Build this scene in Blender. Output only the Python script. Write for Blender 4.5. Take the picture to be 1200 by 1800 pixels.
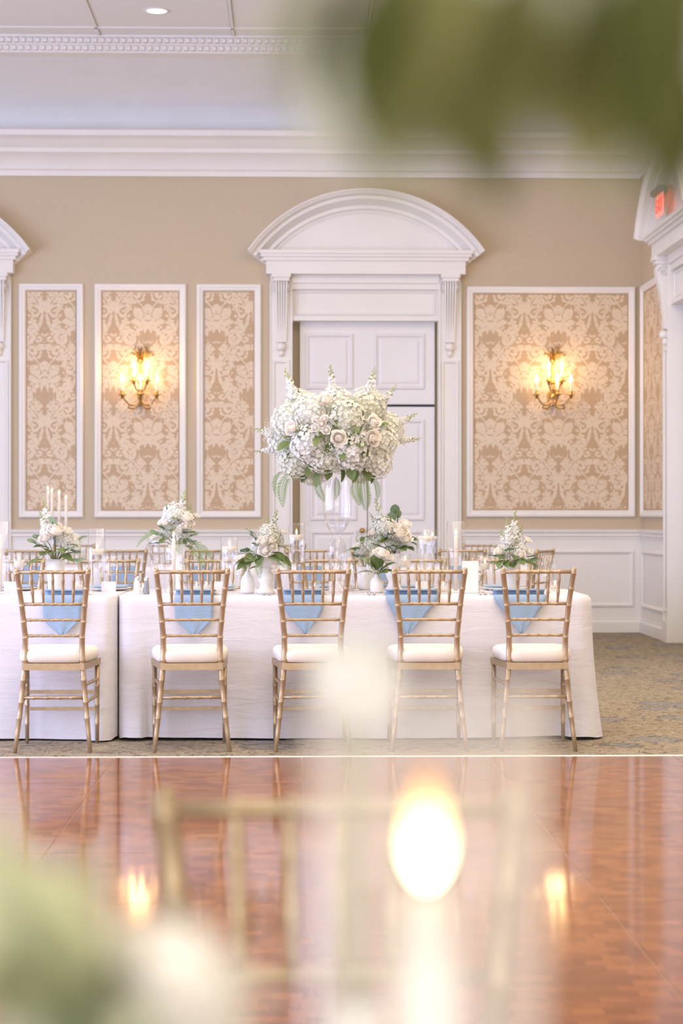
import bpy, math, random
from mathutils import Vector, Matrix
for o in list(bpy.data.objects): bpy.data.objects.remove(o)
scene = bpy.context.scene
COL = scene.collection
PI = math.pi
R = math.radians

# ------------------------------------------------------------------ camera, world, lights, exposure
FPX = 3500.0; CAMZ = 1.206; YAW = math.atan(88 / FPX)
cd = bpy.data.cameras.new('camera'); cam = bpy.data.objects.new('camera', cd); COL.objects.link(cam)
cam.location = (0, 0, CAMZ); cam.rotation_euler = (R(90), 0, -YAW)
cd.sensor_fit = 'VERTICAL'; cd.sensor_height = 36; cd.sensor_width = 24; cd.lens = 70
cd.clip_start = 0.05; cd.clip_end = 100
cd.dof.use_dof = True; cd.dof.focus_distance = 10.6; cd.dof.aperture_fstop = 3.5
scene.camera = cam
try:
    cy = scene.cycles; cy.transparent_max_bounces = 24; cy.max_bounces = 6; cy.diffuse_bounces = 4; cy.glossy_bounces = 3; cy.transmission_bounces = 4
except Exception: pass
vs = scene.view_settings
vs.view_transform = 'Standard'; vs.look = 'None'; vs.gamma = 1; vs.use_curve_mapping = False; vs.exposure = -0.08
w = bpy.data.worlds.new('world'); scene.world = w; w.use_nodes = True
w.node_tree.nodes['Background'].inputs[0].default_value = (1.0, 0.975, 0.955, 1)
w.node_tree.nodes['Background'].inputs[1].default_value = 1.0
def area(name, loc, rot, sx, sy, col, power):
    l = bpy.data.lights.new(name, 'AREA'); l.shape = 'RECTANGLE'; l.size = sx; l.size_y = sy; l.color = col; l.energy = power
    o = bpy.data.objects.new(name, l); COL.objects.link(o); o.location = loc; o.rotation_euler = rot
    return o
area('window_daylight', (-6.0, 9.5, 2.0), (0, R(-90), R(28)), 3.0, 9, (0.56, 0.61, 1.0), 720)
area('ceiling_lighting', (1.2, 9.3, 5.3), (0, 0, 0), 5, 13.5, (1.0, 0.87, 0.68), 600)
area('rear_fill', (0, -2.8, 2.3), (R(90), 0, 0), 8, 3, (1.0, 0.97, 0.95), 270)  # added fill light behind the camera, brightens the nearest things

def at(x, y, Y):
    """pixel (1200x1800) -> world point on the vertical plane Y"""
    a = math.atan((x - 600) / FPX) + YAW
    X = Y * math.tan(a)
    d = Y * math.cos(YAW) + X * math.sin(YAW)
    return Vector((X, Y, CAMZ + (900 - y) / FPX * d))

# ------------------------------------------------------------------ material helpers
def new_mat(name):
    m = bpy.data.materials.new(name); m.use_nodes = True
    nt = m.node_tree; b = nt.nodes['Principled BSDF']
    return m, nt, b
def link(nt, a, b): nt.links.new(a, b)
class E:
    """tiny expression -> math-node compiler"""
    nt = None
    def __init__(s, k): s.s = k
    @staticmethod
    def op(o, *a):
        n = E.nt.nodes.new('ShaderNodeMath'); n.operation = o
        for i, q in enumerate(a):
            q = q.s if isinstance(q, E) else q
            if isinstance(q, (int, float)): n.inputs[i].default_value = q
            else: E.nt.links.new(q, n.inputs[i])
        return E(n.outputs[0])
    def __add__(s, o): return E.op('ADD', s, o)
    __radd__ = __add__
    def __sub__(s, o): return E.op('SUBTRACT', s, o)
    def __rsub__(s, o): return E.op('SUBTRACT', o, s)
    def __mul__(s, o): return E.op('MULTIPLY', s, o)
    __rmul__ = __mul__
    def __truediv__(s, o): return E.op('DIVIDE', s, o)
    def __lt__(s, o): return E.op('LESS_THAN', s, o)
    def __gt__(s, o): return E.op('GREATER_THAN', s, o)
def eabs(a): return E.op('ABSOLUTE', a)
def esin(a): return E.op('SINE', a)
def ecos(a): return E.op('COSINE', a)
def emax(a, b): return E.op('MAXIMUM', a, b)
def emin(a, b): return E.op('MINIMUM', a, b)
def efract(a): return E.op('FRACT', a)
def efloor(a): return E.op('FLOOR', a)
def esqrt(a): return E.op('SQRT', a)
def eatan2(a, b): return E.op('ARCTAN2', a, b)
def emod(a, p): return E.op('WRAP', a, p / 2, -p / 2)
def coords(nt, kind='Object'):
    tc = nt.nodes.new('ShaderNodeTexCoord'); sp = nt.nodes.new('ShaderNodeSeparateXYZ')
    nt.links.new(tc.outputs[kind], sp.inputs[0]); return tc.outputs[kind], [E(sp.outputs[i]) for i in range(3)]
def comb(nt, x, y, z=0.0):
    n = nt.nodes.new('ShaderNodeCombineXYZ')
    for i, q in enumerate((x, y, z)):
        q = q.s if isinstance(q, E) else q
        if isinstance(q, (int, float)): n.inputs[i].default_value = q
        else: nt.links.new(q, n.inputs[i])
    return n.outputs[0]
def noise(nt, vec, scale, detail=3, rough=0.5, dist=0.0):
    n = nt.nodes.new('ShaderNodeTexNoise'); n.inputs['Scale'].default_value = scale; n.inputs['Detail'].default_value = detail
    n.inputs['Roughness'].default_value = rough; n.inputs['Distortion'].default_value = dist
    if vec is not None: nt.links.new(vec, n.inputs['Vector'])
    return E(n.outputs[0])
def ramp(nt, fac, stops, interp='LINEAR'):
    n = nt.nodes.new('ShaderNodeValToRGB'); n.color_ramp.interpolation = interp
    el = n.color_ramp.elements
    while len(el) < len(stops): el.new(0.5)
    for e, (p, c) in zip(el, stops): e.position = p; e.color = (*c, 1)
    nt.links.new(fac.s if isinstance(fac, E) else fac, n.inputs[0]); return n.outputs[0]
def mixc(nt, fac, a, b, mode='MIX'):
    n = nt.nodes.new('ShaderNodeMix'); n.data_type = 'RGBA'; n.blend_type = mode
    fac = fac.s if isinstance(fac, E) else fac
    if isinstance(fac, (int, float)): n.inputs[0].default_value = fac
    else: nt.links.new(fac, n.inputs[0])
    for i, q in ((6, a), (7, b)):
        if isinstance(q, tuple): n.inputs[i].default_value = (*q, 1)
        else: nt.links.new(q, n.inputs[i])
    return n.outputs[2]
def bump(nt, b, h, strength=0.3, dist=0.01):
    n = nt.nodes.new('ShaderNodeBump'); n.inputs['Strength'].default_value = strength; n.inputs['Distance'].default_value = dist
    nt.links.new(h.s if isinstance(h, E) else h, n.inputs['Height']); nt.links.new(n.outputs[0], b.inputs['Normal'])
def simple(name, col, rough=0.5, metal=0.0, var=0.06, scale=40, sheen=0.0, bmp=0.0, sss=0.0):
    m, nt, b = new_mat(name); E.nt = nt
    v, _ = coords(nt)
    n = noise(nt, v, scale)
    c2 = tuple(max(0, c * (1 - var)) for c in col); c3 = tuple(min(1, c * (1 + var)) for c in col)
    link(nt, ramp(nt, n, [(0.3, c2), (0.7, c3)]), b.inputs['Base Color'])
    b.inputs['Roughness'].default_value = rough; b.inputs['Metallic'].default_value = metal
    if bmp: bump(nt, b, n, bmp, 0.004)
    return m
def thin_glass(name, tint=(1, 1, 1), haze=0.0, refl=1.0, pw=3.4, k=0.85):
    m, nt, b = new_mat(name); nt.nodes.remove(b)
    out = nt.nodes['Material Output']
    tr = nt.nodes.new('ShaderNodeBsdfTransparent'); tr.inputs[0].default_value = (*tint, 1)
    gl = nt.nodes.new('ShaderNodeBsdfGlossy'); gl.inputs['Roughness'].default_value = 0.02; gl.inputs[0].default_value = (refl, refl, refl, 1)
    E.nt = nt; lw = nt.nodes.new('ShaderNodeLayerWeight'); lw.inputs[0].default_value = 0.5
    fac = E.op('POWER', E(lw.outputs['Facing']), pw) * k + 0.045
    mx = nt.nodes.new('ShaderNodeMixShader'); link(nt, fac.s, mx.inputs[0]); link(nt, tr.outputs[0], mx.inputs[1]); link(nt, gl.outputs[0], mx.inputs[2])
    if haze:
        df = nt.nodes.new('ShaderNodeBsdfTranslucent'); df.inputs[0].default_value = (0.96, 0.94, 0.92, 1)
        d2 = nt.nodes.new('ShaderNodeBsdfDiffuse'); d2.inputs[0].default_value = (0.96, 0.94, 0.92, 1)
        ad = nt.nodes.new('ShaderNodeMixShader'); link(nt, df.outputs[0], ad.inputs[1]); link(nt, d2.outputs[0], ad.inputs[2])
        m2 = nt.nodes.new('ShaderNodeMixShader'); m2.inputs[0].default_value = haze
        link(nt, mx.outputs[0], m2.inputs[1]); link(nt, ad.outputs[0], m2.inputs[2]); mx = m2
    link(nt, mx.outputs[0], out.inputs[0]); return m
def emit(name, col, strength):
    m, nt, b = new_mat(name)
    b.inputs['Base Color'].default_value = (*col, 1); b.inputs['Emission Color'].default_value = (*col, 1); b.inputs['Emission Strength'].default_value = strength
    return m

def damask_mat(name, axis, u0, v0):
    m, nt, b = new_mat(name); E.nt = nt
    v, (x, y, z) = coords(nt)
    u = (x if axis == 'x' else y) - u0; vv = z - v0
    PXP, PZP = 0.684, 1.14
    def motif(du, dv):
        uu = eabs(emod(u + du, PXP)); ww = emod(vv + dv, PZP)
        n1 = noise(nt, comb(nt, uu, ww, 3.1), 11, 2); n2 = noise(nt, comb(nt, uu, ww, 9.7), 11, 2)
        uu2 = uu + (n1 - 0.5) * 0.032; ww2 = ww + (n2 - 0.5) * 0.032
        def polar(cx, cy):
            a = uu2 - cx; c = ww2 - cy
            return esqrt(a * a + c * c), eatan2(c, a)
        # broad palmette with serrated lobes, centre eye and veins
        r, t = polar(0.0, -0.10); up = t - PI / 2
        lobe = 0.115 + 0.075 * ecos(up * 0.9) + 0.022 * ecos(up * 9.0) + 0.02 * eabs(esin(up * 2.0))
        pal = r < lobe
        vein = (eabs(ecos(up * 4.5)) < 0.14) * (r > lobe * 0.45)
        pal = emax(pal - vein, 0.0)
        r2, t2 = polar(0.0, -0.02); pal = emax(pal - (eabs(r2 - 0.04) < 0.006), 0.0)
        def scroll(cx, cy, Rr, pitch, sg, w_=0.62):
            r, t = polar(cx, cy)
            f = efract(r / pitch + t * (sg / (2 * PI)) + 0.35)
            return (f < w_) * (r < Rr + 0.012 * ecos(t * 5))
        s = scroll(0.115, 0.20, 0.082, 0.062, 1)
        for q in ((0.245, 0.03, 0.062, 0.05, -1), (0.165, -0.235, 0.088, 0.066, -1), (0.055, 0.335, 0.05, 0.045, -1), (0.27, 0.235, 0.05, 0.042, 1), (0.29, -0.33, 0.045, 0.04, 1), (0.075, -0.36, 0.05, 0.045, 1), (0.20, 0.40, 0.055, 0.046, -1)):
            s = emax(s, scroll(*q))
        stem = eabs(uu2 - (0.171 + 0.150 * ecos(ww2 * (2 * PI / PZP)))) < 0.011
        stem2 = eabs(uu2 - (0.10 - 0.075 * ecos(ww2 * (4 * PI / PZP)))) < 0.008
        lv = None
        for cx, cy, a0, k in ((0.20, 0.135, 0.04, 2.5), (0.24, -0.13, 0.045, 2.0), (0.03, 0.25, 0.03, 2.5), (0.0, -0.48, 0.06, 3.0), (0.14, -0.50, 0.035, 2.5), (0.30, 0.14, 0.03, 2.0), (0.12, 0.50, 0.035, 2.0)):
            r, t = polar(cx, cy); q = r < (a0 * 0.55 + a0 * 0.7 * eabs(ecos(t * k + 0.5)))
            lv = q if lv is None else emax(lv, q)
        return emax(emax(pal, s), emax(emax(stem, stem2), lv))
    f = emax(motif(0, 0), motif(PXP / 2, PZP / 2))
    mu = eabs(emod(u, PXP))
    fl = noise(nt, comb(nt, mu, emod(vv, PZP), 0.0), 22, 2, 0.5, 0.9)
    f = emax(f, fl > 0.645)
    crease = eabs(noise(nt, comb(nt, mu, emod(vv, PZP), 5.0), 13, 2, 0.5, 1.4) - 0.5) < 0.012
    f = f * (1 - crease * 0.8)
    weave = noise(nt, comb(nt, u * 1.0, vv * 6.0), 260, 1)
    c = mixc(nt, f, (0.53, 0.37, 0.22), (0.745, 0.61, 0.445))
    c = mixc(nt, 0.2, c, ramp(nt, weave, [(0.3, (0.5, 0.5, 0.5)), (0.7, (1, 1, 1))]), 'MULTIPLY')
    link(nt, c, b.inputs['Base Color']); b.inputs['Roughness'].default_value = 0.55
    return m
def wall_mat():
    m, nt, b = new_mat('tan_wall_fabric'); E.nt = nt
    v, (x, y, z) = coords(nt)
    n = noise(nt, comb(nt, (x + y) * 30, z * 3), 6, 2); n2 = noise(nt, comb(nt, (x + y) * 3, z * 30), 6, 2)
    link(nt, ramp(nt, (n + n2) * 0.5, [(0.3, (0.52, 0.42, 0.29)), (0.7, (0.58, 0.475, 0.335))]), b.inputs['Base Color'])
    b.inputs['Roughness'].default_value = 0.7; return m
def carpet_mat():
    m, nt, b = new_mat('floral_carpet'); E.nt = nt
    v, (x, y, z) = coords(nt)
    base = ramp(nt, noise(nt, v, 180, 3), [(0.3, (0.25, 0.20, 0.125)), (0.7, (0.41, 0.335, 0.225))])
    big = noise(nt, v, 2.6, 2)
    # tendrils: contour lines of a distorted noise
    def lines(scale, width, seed, n=5.0):
        q = noise(nt, comb(nt, x + seed, y - seed, 0.0), scale, 2, 0.55, 1.2)
        return eabs(efract(q * n) - 0.5) < width
    t1 = lines(5.0, 0.06, 3.0) * (noise(nt, v, 9, 2) > 0.44)
    c = mixc(nt, t1 * 0.85, base, (0.09, 0.065, 0.045))
    # blue-grey flower medallions
    vo = nt.nodes.new('ShaderNodeTexVoronoi'); vo.inputs['Scale'].default_value = 2.2; nt.links.new(v, vo.inputs['Vector'])
    d = E(vo.outputs['Distance']) + (noise(nt, v, 14, 2) - 0.5) * 0.35
    fl = (d < 0.30) * (noise(nt, v, 22, 2) > 0.42)
    c = mixc(nt, fl * 0.75, c, (0.20, 0.215, 0.235))
    fl2 = (eabs(d - 0.3) < 0.02)
    c = mixc(nt, fl2 * 0.7, c, (0.07, 0.06, 0.06))
    lt = (noise(nt, v, 16, 2, 0.5, 1.0) > 0.63)
    c = mixc(nt, lt * 0.6, c, (0.50, 0.40, 0.27))
    dk = (noise(nt, v, 15, 2, 0.5, 1.8) > 0.63)
    c = mixc(nt, dk * 0.8, c, (0.10, 0.08, 0.065))
    sp_ = noise(nt, v, 30, 3, 0.6, 1.2) > 0.56
    c = mixc(nt, sp_ * 0.55, c, (0.11, 0.09, 0.07))
    link(nt, c, b.inputs['Base Color']); b.inputs['Roughness'].default_value = 0.95
    bump(nt, b, noise(nt, v, 300, 2), 0.4, 0.004); return m
def parquet_mat():
    m, nt, b = new_mat('glossy_parquet'); E.nt = nt
    v, (x, y, z) = coords(nt)
    tc = nt.nodes.new('ShaderNodeObjectInfo')
    g = nt.nodes.new('ShaderNodeNewGeometry'); sp = nt.nodes.new('ShaderNodeSeparateXYZ'); link(nt, g.outputs['Position'], sp.inputs[0])
    x, y = E(sp.outputs[0]), E(sp.outputs[1])
    BX, BY = 0.0762, 0.0572
    by = efloor((y - 9.78) / BY); sh = efract(by * 0.5) * BX + efract(by * 0.37) * 0.02
    qx = (x + sh) / BX; bx = efloor(qx); fx = efract(qx); fy = efract((y - 9.78) / BY)
    wn = nt.nodes.new('ShaderNodeTexWhiteNoise'); wn.noise_dimensions = '3D'
    link(nt, comb(nt, bx, by, 0.0), wn.inputs['Vector']); rnd = E(wn.outputs['Value'])
    grain = noise(nt, comb(nt, fx * 1.2 + rnd * 37, fy * 9, rnd * 11), 3, 3)
    zone = noise(nt, comb(nt, x, y * 0.6, 0.0), 3.0, 2)
    base = ramp(nt, rnd * 0.42 + grain * 0.28 + zone * 0.3, [(0.2, (0.175, 0.058, 0.022)), (0.5, (0.265, 0.094, 0.034)), (0.8, (0.36, 0.137, 0.05))])
    e1 = eabs(fx - 0.5) > 0.488
    e2 = eabs(fy - 0.5) > 0.484
    c = mixc(nt, emax(e1, e2) * 0.3, base, (0.12, 0.045, 0.02))
    link(nt, c, b.inputs['Base Color'])
    b.inputs['Roughness'].default_value = 0.09
    b.inputs['Specular IOR Level'].default_value = 0.5
    bump(nt, b, noise(nt, comb(nt, x, y, 0.0), 5, 2) * 0.6 + rnd * 0.05, 0.05, 0.004)
    return m
def linen_mat(name, col):
    m, nt, b = new_mat(name); E.nt = nt
    v, (x, y, z) = coords(nt)
    n = noise(nt, comb(nt, (x + y) * 2, 0.0, z * 40), 8, 2); n2 = noise(nt, comb(nt, (x - y) * 60, 0.0, z * 2), 8, 2)
    a = (n + n2) * 0.5
    link(nt, ramp(nt, a, [(0.3, tuple(c * 0.93 for c in col)), (0.7, col)]), b.inputs['Base Color'])
    b.inputs['Roughness'].default_value = 0.85; b.inputs['Sheen Weight'].default_value = 0.15
    big = noise(nt, comb(nt, (x + y) * 1.0, 0.0, z * 5.0), 3.0, 3, 0.6, 0.6)
    bump(nt, b, a * 0.25 + big, 0.55, 0.012); return m
def petal_mat(name, c1, c2, trans=0.25, scale=18):
    m, nt, b = new_mat(name); E.nt = nt
    v, _ = coords(nt)
    oi = nt.nodes.new('ShaderNodeObjectInfo')
    n = noise(nt, v, scale, 2) * 0.6 + E(oi.outputs['Random']) * 0.4
    c = ramp(nt, n, [(0.3, c1), (0.7, c2)])
    link(nt, c, b.inputs['Base Color']); b.inputs['Roughness'].default_value = 0.6
    tl = nt.nodes.new('ShaderNodeBsdfTranslucent'); link(nt, c, tl.inputs[0])
    mx = nt.nodes.new('ShaderNodeMixShader'); mx.inputs[0].default_value = trans
    link(nt, b.outputs[0], mx.inputs[1]); link(nt, tl.outputs[0], mx.inputs[2]); link(nt, mx.outputs[0], nt.nodes['Material Output'].inputs[0])
    return m

M = {}
M['white'] = simple('white_paint', (0.80, 0.77, 0.73), 0.45, var=0.02, scale=3)
M['door'] = simple('white_door_paint', (0.78, 0.76, 0.75), 0.4, var=0.02, scale=3)
M['ceil'] = simple('ceiling_tile_paint', (0.80, 0.78, 0.75), 0.8, var=0.03, scale=90, bmp=0.1)
M['cove'] = simple('cove_paint', (0.82, 0.83, 0.85), 0.7, var=0.02, scale=3)
M['wall'] = wall_mat()
M['dam_a'] = damask_mat('damask_back', 'x', 0.28, 2.6)
M['dam_r'] = damask_mat('damask_side', 'y', 19.0, 2.6)
M['carpet'] = carpet_mat(); M['parquet'] = parquet_mat()
M['alu'] = simple('pale_metal_edge', (0.75, 0.70, 0.62), 0.4, 0.6)
M['seam'] = simple('brass_seam', (0.40, 0.26, 0.15), 0.5)
M['gold'] = simple('gold_lacquer', (0.45, 0.335, 0.205), 0.36, 0.5, 0.10, 30)
M['cushion'] = simple('ivory_cushion', (0.78, 0.725, 0.64), 0.8, var=0.03, scale=20, bmp=0.1)
M['linen'] = linen_mat('white_linen', (0.715, 0.69, 0.71))
M['napkin'] = linen_mat('dusty_blue_linen', (0.265, 0.37, 0.50))
M['china'] = simple('white_china', (0.85, 0.83, 0.80), 0.15, var=0.01)
M['ceramic'] = simple('matte_white_ceramic', (0.82, 0.79, 0.75), 0.5, var=0.03)
M['glass'] = thin_glass('clear_glass')
M['thick_glass'] = thin_glass('thick_clear_glass', (0.97, 0.97, 0.98), pw=2.2, k=0.95)
M['veil'] = thin_glass('light_veiled_glass', haze=0.19)  # pale haze mixed in imitates light veiling the near candle glass
M['water'] = thin_glass('water', (0.97, 0.98, 1.0))
M['crystal'] = thin_glass('crystal', (0.95, 0.95, 0.97), haze=0.12)
M['wax'] = petal_mat('ivory_wax', (0.86, 0.80, 0.72), (0.90, 0.85, 0.77), 0.4)
def flame_mat(name, strength):
    m, nt, b = new_mat(name); E.nt = nt
    v, (x, y, z) = coords(nt, 'Generated')
    link(nt, ramp(nt, z, [(0.0, (1.0, 0.75, 0.45)), (0.45, (1.0, 0.66, 0.28)), (0.8, (1.0, 0.42, 0.10)), (1.0, (1.0, 0.30, 0.05))]), b.inputs['Emission Color'])
    link(nt, ((1.0 - z) * (1.0 - z) * strength + strength * 0.06).s, b.inputs['Emission Strength']); b.inputs['Base Color'].default_value = (0, 0, 0, 1)
    return m
M['flame'] = flame_mat('flame', 45)
M['flame_near'] = flame_mat('flame_near', 34)
M['bulb'] = emit('warm_bulb', (1.0, 0.68, 0.34), 24)
M['brass'] = simple('antique_brass', (0.50, 0.32, 0.10), 0.3, 0.9, 0.15, 60)
M['silver'] = simple('silver_metal', (0.70, 0.69, 0.67), 0.2, 1.0)
M['card'] = simple('white_card', (0.84, 0.80, 0.78), 0.7, var=0.01)
M['hyd'] = petal_mat('white_hydrangea_petals', (0.70, 0.71, 0.58), (0.83, 0.82, 0.77))
M['rose'] = petal_mat('ivory_rose_petals', (0.92, 0.86, 0.76), (0.95, 0.92, 0.86))
M['stock'] = petal_mat('white_stock_petals', (0.88, 0.88, 0.84), (0.90, 0.89, 0.86))
M['leaf'] = petal_mat('green_leaf', (0.10, 0.15, 0.04), (0.21, 0.27, 0.09), 0.3, 9)
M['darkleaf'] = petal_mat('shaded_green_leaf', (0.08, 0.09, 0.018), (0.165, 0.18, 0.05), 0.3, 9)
M['euc'] = petal_mat('eucalyptus_leaf', (0.14, 0.22, 0.12), (0.25, 0.34, 0.20), 0.25, 9)
M['pale'] = petal_mat('pale_sage_leaf', (0.52, 0.535, 0.32), (0.68, 0.68, 0.46), 0.35, 9)
M['olive'] = petal_mat('olive_leaf', (0.20, 0.19, 0.06), (0.33, 0.31, 0.12), 0.35, 9)
M['fern'] = petal_mat('fern_green', (0.15, 0.27, 0.06), (0.25, 0.38, 0.11), 0.35, 9)
M['bud'] = petal_mat('pale_green_bud', (0.35, 0.42, 0.15), (0.55, 0.58, 0.30), 0.3, 9)
M['exit'] = emit('exit_red', (1.0, 0.06, 0.04), 1.3)
M['exit_face'] = emit('exit_face', (1.0, 0.30, 0.24), 1.0)
M['grey'] = simple('grey_plastic', (0.25, 0.25, 0.26), 0.5)
M['dark'] = simple('dark_gap', (0.05, 0.05, 0.06), 0.8)
M['lamp'] = emit('downlight_lens', (1.0, 0.95, 0.86), 1.6)

# ------------------------------------------------------------------ mesh helpers
class MB:
    def __init__(s): s.v = []; s.f = []
    def add(s, vs, fs, mat=None):
        o = len(s.v)
        s.v += [tuple(mat @ Vector(p)) for p in vs] if mat else [tuple(p) for p in vs]
        s.f += [tuple(i + o for i in f) for f in fs]; return s
    def box(s, x0, x1, y0, y1, z0, z1, mat=None, bev=0.0):
        if bev <= 0:
            v = [(x, y, z) for z in (z0, z1) for y in (y0, y1) for x in (x0, x1)]
            return s.add(v, [(0, 2, 3, 1), (4, 5, 7, 6), (0, 1, 5, 4), (2, 6, 7, 3), (0, 4, 6, 2), (1, 3, 7, 5)], mat)
        b = bev   # chamfered top edge only
        v = [(x, y, z0) for y in (y0, y1) for x in (x0, x1)] + [(x, y, z1 - b) for y in (y0, y1) for x in (x0, x1)] + \
            [(x, y, z1) for y in (y0 + b, y1 - b) for x in (x0 + b, x1 - b)]
        q = [(0, 2, 3, 1)]
        for o in (0, 4):
            for a, c in ((0, 1), (1, 3), (3, 2), (2, 0)): q.append((a + o, c + o, c + o + 4, a + o + 4))
        q.append((8, 9, 11, 10)); return s.add(v, q, mat)
    def tube(s, pts, rad, seg=8, cap=True, mat=None, sx=1.0):
        pts = [Vector(p) for p in pts]; n = len(pts)
        if not hasattr(rad, '__len__'): rad = [rad] * n
        vs = []; up = None
        for i, p in enumerate(pts):
            t = (pts[min(i + 1, n - 1)] - pts[max(i - 1, 0)]).normalized()
            if up is None:
                up = Vector((0, 0, 1)) if abs(t.z) < 0.9 else Vector((0, 1, 0))
            a = t.cross(up).normalized(); up = a.cross(t).normalized()
            for k in range(seg):
                th = 2 * PI * k / seg
                vs.append(p + (a * math.cos(th) * sx + up * math.sin(th)) * rad[i])
        fs = [(i * seg + k, i * seg + (k + 1) % seg, (i + 1) * seg + (k + 1) % seg, (i + 1) * seg + k) for i in range(n - 1) for k in range(seg)]
        if cap: fs += [tuple(range(seg))[::-1], tuple((n - 1) * seg + k for k in range(seg))]
        return s.add(vs, fs, mat)
    def lathe(s, prof, seg=20, mat=None, cap=False):
        vs = []; n = len(prof)
        for r, z in prof:
            for k in range(seg): vs.append((r * math.cos(2 * PI * k / seg), r * math.sin(2 * PI * k / seg), z))
        fs = [(i * seg + k, i * seg + (k + 1) % seg, (i + 1) * seg + (k + 1) % seg, (i + 1) * seg + k) for i in range(n - 1) for k in range(seg)]
        if cap: fs += [tuple(range(seg))[::-1], tuple((n - 1) * seg + k for k in range(seg))]
        return s.add(vs, fs, mat)
    def ball(s, c, r, seg=10, rings=6, mat=None):
        rx, ry, rz = r if hasattr(r, '__len__') else (r, r, r)
        vs = []; 
        for i in range(rings + 1):
            ph = PI * i / rings
            for k in range(seg):
                th = 2 * PI * k / seg
                vs.append((c[0] + rx * math.sin(ph) * math.cos(th), c[1] + ry * math.sin(ph) * math.sin(th), c[2] - rz * math.cos(ph)))
        fs = [(i * seg + k, i * seg + (k + 1) % seg, (i + 1) * seg + (k + 1) % seg, (i + 1) * seg + k) for i in range(rings) for k in range(seg)]
        return s.add(vs, fs, mat)
    def extrude(s, poly, axis_len, mat=None):
        """poly: list of (a,b) -> prism along x from axis_len[0] to axis_len[1]; points are (x, a, b)"""
        n = len(poly); x0, x1 = axis_len
        vs = [(x0, a, b) for a, b in poly] + [(x1, a, b) for a, b in poly]
        fs = [(i, (i + 1) % n, n + (i + 1) % n, n + i) for i in range(n)] + [tuple(range(n))[::-1], tuple(range(n, 2 * n))]
        return s.add(vs, fs, mat)
    def mesh(s, name, smooth=False):
        m = bpy.data.meshes.new(name); m.from_pydata(s.v, [], s.f); m.validate(); m.update()
        import bmesh
        bm = bmesh.new(); bm.from_mesh(m); bmesh.ops.recalc_face_normals(bm, faces=bm.faces); bm.to_mesh(m); bm.free()
        if smooth:
            for p in m.polygons: p.use_smooth = True
        return m
def obj(name, mb, mat, parent=None, smooth=False, loc=None, rot=None, scl=None):
    me = mb.mesh(name, smooth) if isinstance(mb, MB) else mb
    o = bpy.data.objects.new(name, me); COL.objects.link(o)
    if not me.materials: me.materials.append(M[mat] if isinstance(mat, str) else mat)
    if parent: o.parent = parent
    if loc is not None: o.location = loc
    if rot is not None: o.rotation_euler = rot
    if scl is not None: o.scale = scl if hasattr(scl, '__len__') else (scl,) * 3
    return o
def tag(o, label, cat, group=None):
    o['label'] = label; o['category'] = cat
    if group: o['group'] = group
    return o
def thing(name, label, cat, loc=(0, 0, 0), rz=0.0, group=None):
    o = bpy.data.objects.new(name, None); COL.objects.link(o); o.location = loc; o.rotation_euler = (0, 0, rz); o.empty_display_size = 0.1
    return tag(o, label, cat, group)
def struct(o, label=None):
    o['kind'] = 'structure'
    if label: o['label'] = label
    return o
def empty(name, parent=None):
    o = bpy.data.objects.new(name, None); COL.objects.link(o); o.empty_display_size = 0.1
    if parent: o.parent = parent
    return o
def smooth_by_angle(o, ang=40):
    me = o.data
    for p in me.polygons: p.use_smooth = True
    me.set_sharp_from_angle(angle=R(ang))
def copy_tree(o, parent=None):
    c = o.copy(); COL.objects.link(c); c.parent = parent
    for ch in list(o.children): copy_tree(ch, c)
    return c

# ------------------------------------------------------------------ the room
WY = 19.9; WX = 3.515; LX = -8.0; Y0 = -3.0
DC, DL = 0.74, -3.74           # doorway centres on the back wall
DR = 17.55                     # doorway centre (Y) on the right wall
CEZ = 5.55
OP = 0.75; OPZ = 3.58
mb = MB()
cuts = [LX, DL - OP, DL + OP, DC - OP, DC + OP, WX + 0.25]
for i in range(0, 6, 2): mb.box(cuts[i], cuts[i + 1], WY, WY + 0.3, 0, 5.3)
for c in (DL, DC): mb.box(c - OP, c + OP, WY, WY + 0.3, OPZ, 5.3)
struct(obj('wall_back', mb, 'wall'), 'tan fabric back wall with white panelling')
mb = MB()
mb.box(WX, WX + 0.25, DR + OP, WY, 0, 5.65); mb.box(WX, WX + 0.25, Y0, DR - OP, 0, 5.65); mb.box(WX, WX + 0.25, DR - OP, DR + OP, OPZ, 5.65)
struct(obj('wall_right', mb, 'wall'), 'tan side wall with arched doorway')
mb = MB()
mb.box(LX, WX, 9.795, WY, -0.06, 0.0); mb.box(LX, WX, Y0, 3.37, -0.06, 0.0); mb.box(WX, WX + 0.4, Y0, WY, -0.06, 0.0)
mb.box(LX, WX, WY, WY + 0.3, -0.06, 0.0)
struct(obj('floor', mb, 'carpet'), 'beige carpet with blue-grey flowers and dark vines')
# dance floor of square parquet panels
PS = 0.9144
df = thing('dance_floor', 'glossy reddish brown parquet dance floor in front of the tables', 'dance floor', (0, 0, 0))
df['kind'] = 'structure'
pm = MB().box(-PS / 2 + 0.001, PS / 2 - 0.001, -PS / 2 + 0.001, PS / 2 - 0.001, -0.02, 0.004, bev=0.0022).mesh('parquet_panel')
x0 = -0.904 - PS * 5   # seams sit on multiples of the panel from here
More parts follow.
